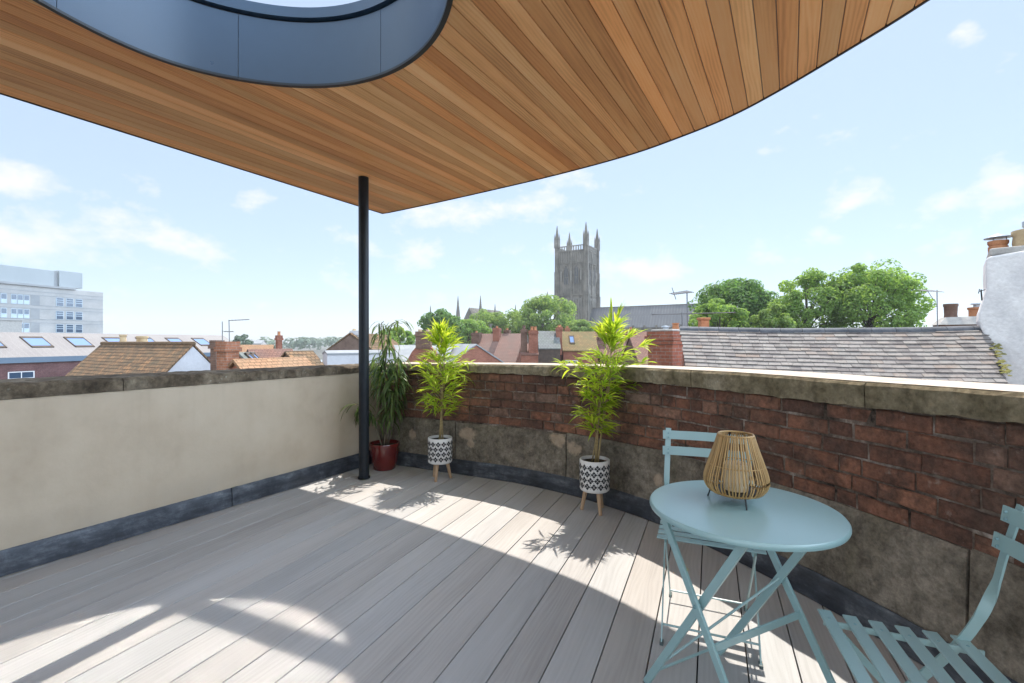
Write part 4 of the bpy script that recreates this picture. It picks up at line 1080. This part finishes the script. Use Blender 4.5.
px_house('mossy_roofed_house', 'house with a mossy ochre tiled roof and white framed windows', 561, 594, 331, 46, 46, 4.2, 1.75, M['brick_red'], M['moss_roof'], over=.12, group='terraced houses below the cathedral',
         wins=[(.45, -.95, .5, .8), (1.1, -.95, .5, .8)], lights=[(.95, .3, .75, .5)], chim=[(.0, 3.0, .5, .5, 0, 2.75, M['brick_red'], [(0, 0, .14, .22, M['terracotta'])]), (.75, 3.2, .5, .5, 0, 2.65, M['brick_orange'], [(0, 0, .14, .2, M['terracotta'])])])
px_house('dark_stone_house', 'dark stone house behind the leaning bamboo', 594, 648, 331, 48, 48, 7, 2.4, M['brick_brown'], M['red_roof'], over=.1, group='terraced houses below the cathedral',
         wins=[(.8, -2.2, .6, 1.0), (2.2, -2.2, .6, 1.0)], chim=[(.7, 2.4, .9, .7, 0, 2.9, M['brick_brown'], [(-.2, 0, .14, .25, M['brown_pot']), (.2, 0, .14, .25, M['terracotta'])]), (3.6, 2.6, .9, .7, 0, 2.5, M['brick_red'], [(0, 0, .14, .25, M['terracotta'])])])
px_house('tiled_back_house', 'dull red tiled roof between the leaning bamboo and the brick stack', 630, 684, 335, 30, 30, 6, 2.2, M['brick_brown'], M['red_roof'], over=.1)

# ---- cathedral
K = at(586, 245, 187); th = rad(30.7); e1 = Vector((math.cos(th), -math.sin(th))); S = 12.9
a = Vector((K.x, K.y)) - e1 * S; T, L = frame_mat(tuple(a), (K.x, K.y))
ca = thing('cathedral', 'grey stone cathedral with a square pinnacled tower and long lead roof', 'cathedral', (K.x, K.y, GZ))
ZT = 39.0
def face(fn):        # run fn for the two seen and two unseen faces of the tower
    c_ = Matrix.Translation((S / 2, S / 2, 0))
    for k in range(4): fn(T @ c_ @ Matrix.Rotation(k * math.pi / 2, 4, 'Z') @ Matrix.Translation((-S / 2, -S / 2, 0)))
q = MB(T); q.bb(0, S, 0, S, GZ, ZT); tw = q.build('tower', M['stone'], ca)
tr_ = MB(); al = MB()
def one(Tf):
    def bb(m, *b):
        m.M = Tf; m.bb(*b)
    for x in (0, S):                         # stepped corner buttresses
        bb(tr_, x - 1.25, x + 1.25, -.75, .6, GZ, 20.5); bb(tr_, x - 1.05, x + 1.05, -.55, .6, 20.5, 30.5); bb(tr_, x - .9, x + .9, -.35, .6, 30.5, ZT + 1.4)
    bb(tr_, S / 2 - .45, S / 2 + .45, -.4, .1, GZ, ZT)
    for z in (8.5, 20.4, 33.8, 38.6): bb(tr_, .0, S, -.32, .05, z - .22, z + .22)
    for cx in (S * .32, S * .68):            # belfry pair: dark louvred lancets under pale hoods
        w = .85; z0, z1 = 25.0, 30.6; x = cx
        pts = [(x - w, z0), (x + w, z0), (x + w, z1), (x + w * .6, z1 + 1.2), (x, z1 + 2.0), (x - w * .6, z1 + 1.2), (x - w, z1)]
        lo = MB(Tf); lo.add([(p, -.10, z) for p, z in pts], [tuple(range(7))]); lo.build('belfry_window', M['louvre'], ca)
        for s_ in (-1, 1): bb(tr_, x + s_ * (w + .2) - .18, x + s_ * (w + .2) + .18, -.32, .02, z0 - .4, z1 + .6)
        bb(tr_, x - .09, x + .09, -.22, -.101, z0, z1 + 1.6); bb(tr_, x - w, x + w, -.2, -.101, z0 + 2.7, z0 + 2.95)
        for s_ in (-1, 1):
            tr_.M = Tf; tr_.bar((x + s_ * (w + .25), -.17, z1 + .3), (x, -.17, z1 + 2.6), .3, .34, (0, 1, 0))
    for x in (S * .16, S * .5, S * .84): bb(al, x - .32, x + .32, -.46, -.401, 26.5, 30.5)
    for k in range(9):                       # blind arcading below
        x = 1.9 + k * (S - 3.8) / 8
        bb(al, x - .14, x + .14, -.24, .0, 9.2, 19.4)
        if k < 8: al.M = Tf; al.bar((x, -.12, 17.6), (x + (S - 3.8) / 16, -.12, 19.2), .2, .2, (0, 1, 0)); al.bar((x + (S - 3.8) / 8, -.12, 17.6), (x + (S - 3.8) / 16, -.12, 19.2), .2, .2, (0, 1, 0))
    for k in range(14):
        x = 1.3 + k * (S - 2.6) / 13; bb(al, x - .1, x + .1, -.2, .0, 34.2, 38.3)
    for k in range(11):                      # pierced parapet
        x = 1.2 + k * (S - 2.4) / 10; bb(al, x - .17, x + .17, -.2, .2, ZT + .03, ZT + 1.6)
    bb(al, .5, S - .5, -.25, .25, ZT + 1.6, ZT + 1.95)
    pin = MB(Tf)
    pin.bb(-.95, .95, -.95, .95, ZT + 1.4, ZT + 5.2)
    for dx in (-.75, .75):
        for dy in (-.75, .75): pin.tube([(dx, dy, ZT + 5.2), (dx, dy, ZT + 7.4)], [.3, .05], 6)
    pin.tube([(0, 0, ZT + 5.2), (0, 0, ZT + 10.8)], [.92, .12], 8); pin.build('pinnacle', M['stone'], ca)
face(one)
tr_.M = al.M = None
tr_.build('buttress', M['stone'], ca); al.build('tracery', M['stone_light'], ca)
# nave, running right from the tower
nz = 15.3; ne = 6.6; q = MB(T); NL = 62; w = 11.0; y0 = 1.2
q.bb(S + .01, S + NL, y0, y0 + w, GZ, ne); q.bb(S + .01, S + NL, y0 - 5, y0 - .01, GZ, 1.5); q.build('nave_wall', M['stone'], ca)
q = MB(T); h = w / 2; sl = math.hypot(h, nz - ne)
q.add([(S + .02, y0 - .3, ne), (S + NL, y0 - .3, ne), (S + NL, y0 + h, nz), (S + .02, y0 + h, nz), (S + .02, y0 + w + .3, ne), (S + NL, y0 + w + .3, ne)], [(0, 1, 2, 3), (3, 2, 5, 4)], 0, [(0, 0), (NL, 0), (NL, sl), (0, sl), (0, 2 * sl), (NL, 2 * sl)])
q.build('nave_roof', M['nave_roof'], ca)
q = MB(T); q.tube([(S + .02, y0 + h, nz), (S + NL, y0 + h, nz)], .22, 6)
for k in range(14): q.bb(S + 1 + k * 4.4, S + 1.8 + k * 4.4, y0 - .6, y0 - .31, ne - 3.4, ne + .9)
q.build('nave_trim', M['stone'], ca)
# transept gable and the pinnacles that show over the trees
G = at(469, 307, 205); u = e1
P0 = Vector((G.x, G.y)); T2, _ = frame_mat(tuple(P0 - u * 4), tuple(P0 + u * 4))
q = MB(T2); q.add([(0, 0, GZ), (8, 0, GZ), (8, 0, 9.5), (4, 0, G.z), (0, 0, 9.5), (0, 26, GZ), (8, 26, GZ), (8, 26, 9.5), (4, 26, G.z), (0, 26, 9.5)], [(0, 1, 2, 3, 4), (4, 3, 8, 9), (3, 2, 7, 8), (1, 6, 7, 2), (0, 4, 9, 5)]); q.build('transept', M['stone'], ca)
for px, py, d, r in ((458, 295.5, 206, 1.25), (480.5, 295, 204, 1.25), (430.5, 305, 215, .7), (495, 303.5, 206, .8), (515.5, 304, 205, .75), (547.5, 291, 196, 1.0)):
    c_ = at(px, py, d); pin2 = MB(); pin2.bb(c_.x - r * .8, c_.x + r * .8, d - r * .8, d + r * .8, GZ, c_.z - 8 * r); pin2.tube([(c_.x, d, c_.z - 8 * r), (c_.x, d, c_.z)], [r * .85, .08], 8); pin2.build('spire_pinnacle', M['stone'], ca)
q = MB(T); q.bb(-46, -.5, 2, 12, GZ, 7.0); q.build('choir', M['stone'], ca)

# ---- near roof with grey tiles, to the right beyond the parapet
RA, RB = Vector((3.2, 8.6, 1.50)), Vector((7.35, 7.14, 1.47))
rd = (RB - RA).normalized(); rp = Vector((-.33, -.94, 0)).normalized(); rp = (rp - Vector((rd.x, rd.y, 0)) * rp.dot(Vector((rd.x, rd.y, 0)))).normalized()
PIT = rad(37); dn = (rp * math.cos(PIT) + Vector((0, 0, -math.sin(PIT)))).normalized(); nrm = rd.cross(dn); nrm = nrm if nrm.z > 0 else -nrm
RL = (RB - RA).length
nr = thing('stone_tiled_house', 'near house roof of weathered grey tiles with a blue grey ridge', 'house', (RA.x, RA.y, GZ))
q = MB(); ga = .098
def sag(x, y): return -.035 * math.sin(math.pi * x / RL) + .003 * math.sin(x * 3.1 + y * 2) 
for j in range(26):
    yb = .02 + j * ga; x = -.05 + R(-.02, .0) + .10 * yb
    lim = RL + .0 - .24 * max(0, yb)
    x_off = -.02 * yb
    while x < lim:
        w = R(.14, .19); xe = min(x + w - .004, lim)
        if xe - x > .03:
            y0_, y1_ = yb - .07, yb + ga + R(-.003, .003); l0, l1 = .006 + R(0, .004), .034 + R(-.003, .006)
            def pt(xx, yy, l): return RA + rd * xx + dn * yy + nrm * (l + sag(xx, yy))
            vs = [pt(x + x_off * (0 if x > .1 else 1), y0_, l0), pt(xe, y0_, l0), pt(xe, y1_ + R(-.003, .003), l1), pt(x + x_off * (0 if x > .1 else 1), y1_ + R(-.003, .003), l1)]
            lo_ = [v - nrm * .02 for v in vs]
            q.add(vs + lo_, [(0, 3, 2, 1), (3, 7, 6, 2), (0, 4, 7, 3), (1, 2, 6, 5)])
        x += w
rf = q.build('roof', M['slates'], nr)
q = MB(); x = -.06
while x < RL + .05:
    e = min(x + .33, RL + .08)
    q.tube([RA + rd * (x + .003) + Vector((0, 0, sag(x, 0) - .035)), RA + rd * (e - .003) + Vector((0, 0, sag(e, 0) - .035))], .085, 12); x = e
q.build('ridge_tile', M['ridge'], rf, smooth=True)
q = MB(); bp = -Vector((rp.x, rp.y, 0))
base = [RA - Vector((0, 0, .06)), RB - rd * .75 - Vector((0, 0, .06))]
vs = []
for P_ in base:
    vs += [P_, P_ + rp * 2.05 + Vector((0, 0, -2.05 * math.tan(PIT))), P_ - rp * 2.05 + Vector((0, 0, -2.05 * math.tan(PIT)))]
g0 = [Vector((v.x, v.y, GZ)) for v in vs]
q.add(vs + g0, [(0, 1, 4, 3), (0, 3, 5, 2), (0, 2, 1), (3, 4, 5), (1, 7, 10, 4), (2, 5, 11, 8), (1, 2, 8, 7), (4, 10, 11, 5)]); q.build('wall', M['brick_red'], nr)
q = MB()
for k in range(46):
    f = rnd(); c_ = RA + rd * (RL + .0 - .22 * (.45 + f * .75) + R(-.03, .06)) + dn * (.45 + f * .75) + nrm * .04; r = R(.018, .045)
    q.lathe([(0, r * .6), (r * .7, r * .4), (r, 0)], c_, 7)
tag(q.build('moss', M['moss'], nr, smooth='all'), kind='stuff')
# white limewashed stack at its end
T, _ = frame_mat((7.2, 7.02), (7.2 + .72, 7.02 - .69)); Ti = T.inverted()
def wpt(px, py):
    o = Vector((0, 0, CZ)); d = Vector(((px - 512) / F, 1, (341 - py) / F)); o2 = Ti @ o; d2 = Ti.to_3x3() @ d; k = -o2.y / d2.y; p = o2 + d2 * k; return (p.x, p.z)
ws = thing('white_chimney_breast', 'tall bulging white limewashed chimney breast with clay pots on top', 'chimney', (7.2, 7.02, GZ))
lp = [wpt(*p) for p in ((988.5, 256), (986, 259), (985.5, 270), (986.5, 288), (984, 297), (979, 312), (978.5, 320), (981, 328), (987, 340), (995, 358), (1003, 377), (1012, 402))]
lp = [(x, z) for x, z in lp]; outl = [(2.0, GZ), (2.0, lp[0][1] + .12), (.9, lp[0][1] + .1)] + lp + [(lp[-1][0], GZ)]
n = len(outl); q = MB(T); q.add([(x, 0, z) for x, z in outl] + [(x, 1.0, z) for x, z in outl], [tuple(range(n)), tuple(range(2 * n - 1, n - 1, -1))] + [(i, n + i, n + (i + 1) % n, (i + 1) % n) for i in range(n)])
q.build('stack', M['white_stack'], ws, bevel=.03)
zc = lp[0][1]
q = MB(T); q.bb(.06, 1.9, .06, .94, zc + .02, zc + .13); q.build('flaunching', M['flaunch'], ws, bevel=.03)
q = MB(T); q.lathe([(.11, zc + .05), (.115, zc + .19), (.10, zc + .2), (.12, zc + .24), (.12, zc + .28), (.09, zc + .28), (.08, zc + .1)], (.17, .4, 0), 18); o = q.build('chimney_pot', M['terracotta'], ws, smooth=True)
q = MB(T); q.lathe([(0, zc + .40), (.16, zc + .335), (.165, zc + .325), (0, zc + .33)], (.17, .4, 0), 18)
for k in range(3): q.tube([(.17 + .09 * math.cos(2.1 * k), .4 + .09 * math.sin(2.1 * k), zc + .28), (.17 + .09 * math.cos(2.1 * k), .4 + .09 * math.sin(2.1 * k), zc + .34)], .008, 5)
q.build('cowl', M['galv'], o)
q = MB(T); q.lathe([(.22, zc + .1), (.24, zc + .2), (.23, zc + .3), (.25, zc + .33), (.25, zc + .385), (.16, zc + .385), (.15, zc + .2)], (.55, .35, 0), 20); o = q.build('chimney_pot', M['cream_pot'], ws, smooth=True)
q = MB(T); q.lathe([(.07, zc + .385), (.07, zc + .44), (.085, zc + .445), (.085, zc + .52), (0, zc + .53)], (.50, .35, 0), 14); q.build('cowl', M['galv'], o, smooth=True)
# small aerial stub on the breast
ab = thing('wall_aerial', 'short wall aerial sticking out beside the white chimney breast', 'aerial', at(984, 298, 7.3))
q = MB(); q.tube([at(982, 300, 7.3), at(981, 289, 7.3)], .01, 6); q.tube([at(979, 291, 7.3), at(989, 288, 7.2)], .006, 5); q.tube([at(978.5, 293, 7.3), at(979.5, 288.5, 7.3)], .006, 5); q.build('mast', M['black_wire'], ab)
# stack beyond the ridge
A = at(936, 324, 13.5); B = at(988, 324, 13.0); T, L = frame_mat((A.x, A.y), (B.x, B.y)); zc = at(0, 317, 13.2).z
sk = thing('cement_capped_chimney', 'wide cement capped chimney with a brown and a terracotta pot beyond the ridge', 'chimney', (A.x, A.y, GZ))
q = MB(T); q.bb(.1, L + .3, 0, .6, GZ, zc - .2); q.build('stack', M['brick_brown'], sk)
q = MB(T); q.add([(.05, -.05, zc - .2), (L + .35, -.05, zc - .2), (L + .35, .65, zc - .2), (.05, .65, zc - .2), (.25, .12, zc + .02), (L + .2, .12, zc + .05), (L + .2, .5, zc + .05), (.25, .5, zc + .02)], [(0, 1, 5, 4), (1, 2, 6, 5), (2, 3, 7, 6), (3, 0, 4, 7), (4, 5, 6, 7), (0, 3, 2, 1)]); q.build('flaunching', M['flaunch'], sk)
q = MB(T); q.lathe([(.16, zc - .02), (.145, zc + .1), (.155, zc + .33), (.17, zc + .35), (.17, zc + .42), (.12, zc + .42), (.11, zc + .1)], (.42, .3, 0), 18); q.build('chimney_pot', M['brown_pot'], sk, smooth=True)
q = MB(T); q.lathe([(.2, zc + .0), (.2, zc + .22), (.23, zc + .25), (.23, zc + .30), (.15, zc + .30), (.14, zc + .1)], (1.02, .3, 0), 18); o = q.build('chimney_pot', M['terracotta'], sk, smooth=True)
q = MB(T); q.lathe([(.10, zc + .3), (.10, zc + .37), (.17, zc + .385), (.15, zc + .42), (0, zc + .44)], (1.02, .3, 0), 16); q.build('cowl', M['galv'], o, smooth=True)
# aerials
def yagi(name, label, base, top, tip_a, tip_b, n, el, extra=()):
    t = thing(name, label, 'aerial', base)
    q = MB(); q.tube([base, top], .014, 6); q.build('mast', M['aerial'], t)
    q = MB(); q.tube([tip_a, tip_b], .011, 5); q.build('boom', M['aerial'], t)
    q = MB(); d = (Vector(tip_b) - Vector(tip_a)).normalized()
    for k in range(n):
        p = Vector(tip_a).lerp(Vector(tip_b), k / max(1, n - 1)); s_ = el * (1 - .35 * k / n)
        u_ = d.cross(Vector((0, 0, 1))).normalized()
        q.tube([p - u_ * s_ - Vector((0, 0, s_ * .3)), p + u_ * s_ + Vector((0, 0, s_ * .3))], .008, 4)
    for a_, b_ in extra: q.tube([a_, b_], .009, 4)
    q.build('rod', M['aerial'], t)
yagi('roof_aerial', 'tall mast aerial with a long boom beside the brick stack and dark tree', at(687.5, 334, 10.4), at(687, 290.5, 10.4), at(690, 291, 10.4), at(672, 293.5, 10.0), 11, .10, [(at(676, 299, 10.1), at(672, 287, 10.1))])
yagi('roof_aerial', 'low mast with a very long crossbar in front of the cathedral roof', at(682.5, 334, 10.2), at(682, 312, 10.2), at(652, 314, 10.6), at(735, 312, 9.8), 3, .05)
yagi('roof_aerial', 'aerial with a tilted fan of rods left of the cement capped chimney', at(937.5, 326, 13.3), at(937, 289.5, 13.3), at(937, 290.5, 13.3), at(922, 290, 12.9), 8, .16, [(at(926, 288, 13), at(934, 300, 13.2))])
yagi('roof_aerial', 'thin mast aerial rising above the square brick chimney', at(229.5, 344, 13.0), at(229, 319.5, 13.0), at(229, 320, 13.0), at(249, 319, 13.2), 7, .05)
yagi('roof_aerial', 'short faint mast behind the square brick chimney', at(222.5, 346, 14.2), at(222.3, 321, 14.2), at(224, 331, 14.2), at(233, 331, 14.2), 4, .06)
# red brick stack right of the leaning bamboo
A = at(648, 364, 10.4); B = at(672.5, 364, 9.9); T, L = frame_mat((A.x, A.y), (B.x, B.y)); zc = at(0, 331, 10.2).z
bs = thing('red_brick_stack', 'square red brick chimney stack between the leaning bamboo and the grey tiled roof', 'chimney', (A.x, A.y, GZ))
q = MB(T); q.bb(0, L, 0, .75, GZ, zc - .28); q.bb(-.03, L + .03, -.03, .78, zc - .278, zc - .20); q.bb(-.055, L + .055, -.055, .805, zc - .198, zc - .10); q.bb(-.02, L + .02, -.02, .77, zc - .098, zc); q.build('stack', M['brick_red'], bs)
q = MB(T); q.bb(.04, L - .04, .04, .7, zc + .002, zc + .05); q.build('flaunching', M['flaunch'], bs, bevel=.02)
q = MB(T); q.lathe([(.06, zc + .05), (.06, zc + .09), (.10, zc + .10), (.08, zc + .13), (0, zc + .14)], (.26, .3, 0), 12); q.build('cowl', M['galv'], bs, smooth=True)
pots(bs, T, [(.44, .4, .08, .14, M['terracotta'])], zc + .05)
# pot peeping over the ridge
P_ = at(707, 330, 11.2)
sp = thing('square_clay_pot_chimney', 'single square terracotta chimney pot peeping over the grey ridge', 'chimney', (P_.x, P_.y, GZ))
q = MB(); q.bb(P_.x - .3, P_.x + .3, P_.y, P_.y + .5, GZ, 1.48); q.build('stack', M['brick_brown'], sp)
q = MB(); q.bb(P_.x - .10, P_.x + .10, P_.y + .1, P_.y + .3, 1.482, 1.80); q.bb(P_.x - .125, P_.x + .125, P_.y + .075, P_.y + .325, 1.802, 1.86); q.build('chimney_pot', M['terracotta'], sp, bevel=.01)

# ------------------------------------------------------------------ air
hz = MB(); hz.bb(-1010, 1010, -1010, 1010, GZ - 1, 53)
b = NB('summer_haze'); v = b.n('VolumePrincipled', {'Color': (.93, .96, 1.0, 1), 'Density': HAZE, 'Anisotropy': .25}); b.t.links.new(v.outputs[0], b.out.inputs['Volume'])
tag(hz.build('haze', b.m), 'thin pale summer haze over the town', None, None, 'stuff')
# ------------------------------------------------------------------ light, sky, camera
SUN_AZ, SUN_EL = 24.0, 62.5
w = bpy.data.worlds.new('World'); SC.world = w; w.use_nodes = True; nt = w.node_tree; nt.nodes.clear()
wb = NB.__new__(NB); wb.t = nt; wb.m = w; wb.out = nt.nodes.new('ShaderNodeOutputWorld')
sky = nt.nodes.new('ShaderNodeTexSky'); sky.sky_type = 'NISHITA'; sky.sun_disc = False
sky.sun_elevation = rad(SUN_EL); sky.sun_rotation = rad(SUN_AZ); sky.air_density = 1.0; sky.dust_density = .4; sky.ozone_density = 3.0; sky.altitude = 30
dirv = wb.coord('Generated')
big = wb.noise(wb.mapping(dirv, (1, 1, 1.7)), 9.0, 9, .62)
acc = None
for px, py, ax, az, k in ((60, 238, .17, .055, 1.0), (5, 182, .05, .03, 1.0), (105, 256, .10, .035, .9), (160, 268, .05, .02, .8), (248, 202, .035, .03, .7), (415, 250, .12, .055, .9), (470, 215, .12, .045, .9), (540, 192, .10, .04, .7), (380, 290, .1, .04, .6),
                          (957, 32, .035, .022, 1.0), (855, 200, .055, .03, 1.0), (945, 203, .05, .025, .8), (1010, 185, .05, .04, 1.0), (640, 270, .12, .05, .7), (760, 150, .1, .02, .3), (870, 245, .16, .04, .6), (560, 240, .12, .04, .5)):
    d = (at(px, py, 1) - Vector((0, 0, CZ))).normalized()
    m_ = wb.mapping(dirv, (1 / ax, 1 / ax, 1 / az), loc=(-d.x / ax, -d.y / ax, -d.z / az))
    ln_ = wb.n('VectorMath', {0: m_}, operation='LENGTH').outputs['Value']
    f = wb.n('MapRange', {0: ln_, 1: .0, 2: 1.5, 3: k, 4: 0.0}).outputs[0]
    acc = f if acc is None else wb.math('MAXIMUM', acc, f)
thr = wb.math('ADD', big, wb.math('MULTIPLY', acc, .30))
cm = wb.n('MapRange', {0: thr, 1: .60, 2: .80, 3: 0.0, 4: 1.0}).outputs[0]
veil = wb.mix(.74, sky.outputs[0], (2.3, 2.76, 3.46))          # thin high haze that evens the blue
col = wb.mix(cm, veil, (3.7, 3.75, 3.85))
# fill light: bright cloud-shaped bank added to the unseen right hand sky
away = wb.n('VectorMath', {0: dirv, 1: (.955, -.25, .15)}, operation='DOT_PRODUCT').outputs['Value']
side_fill = wb.math('ADD', away, wb.math('MULTIPLY', wb.math('SUBTRACT', wb.noise(dirv, 4.0, 9, .62), .5), .75))
rc = wb.n('MapRange', {0: side_fill, 1: .66, 2: .92, 3: 0.0, 4: 1.0}).outputs[0]
rear_fill = wb.n('VectorMath', {0: dirv, 1: (-.41, -.91, .1)}, operation='DOT_PRODUCT').outputs['Value']
col = wb.mix(wb.n('MapRange', {0: rear_fill, 1: .1, 2: .5, 3: 0.0, 4: .8}).outputs[0], col, (6.6, 7.6, 8.6))     # unseen sky behind brightened as added fill light
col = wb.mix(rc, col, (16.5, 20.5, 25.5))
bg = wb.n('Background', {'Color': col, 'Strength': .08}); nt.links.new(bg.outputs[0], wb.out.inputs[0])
sl = bpy.data.lights.new('sun', 'SUN'); sl.energy = 2.0; sl.angle = rad(.53); sl.color = (1.0, .925, .83)
so = bpy.data.objects.new('sun', sl); COL.objects.link(so); so.location = (3, 8, 20)
sd_ = Vector((math.sin(rad(SUN_AZ)) * math.cos(rad(SUN_EL)), math.cos(rad(SUN_AZ)) * math.cos(rad(SUN_EL)), math.sin(rad(SUN_EL))))
so.rotation_euler = (-sd_).to_track_quat('-Z', 'Y').to_euler()
cam = bpy.data.cameras.new('camera'); cam.sensor_width = 36; cam.lens = F / 1024 * 36; cam.clip_start = .05; cam.clip_end = 6000
co = bpy.data.objects.new('camera', cam); COL.objects.link(co); co.location = (0, 0, CZ); co.rotation_euler = (rad(90), 0, 0); SC.camera = co
SC.view_settings.view_transform = 'Standard'; SC.view_settings.look = 'None'; SC.view_settings.gamma = 1; SC.view_settings.use_curve_mapping = False
SC.view_settings.exposure = 1.76
SC.cycles.use_denoising = True
SC.cycles.max_bounces = 8; SC.cycles.diffuse_bounces = 5; SC.cycles.transparent_max_bounces = 8
SC.cycles.sample_clamp_indirect = 0
SC.cycles.caustics_reflective = True
SC.cycles.blur_glossy = 0
SC.cycles.use_guiding = True
SC.cycles.use_surface_guiding = True
SC.cycles.guiding_training_samples = 64
SC.cycles.use_adaptive_sampling = False
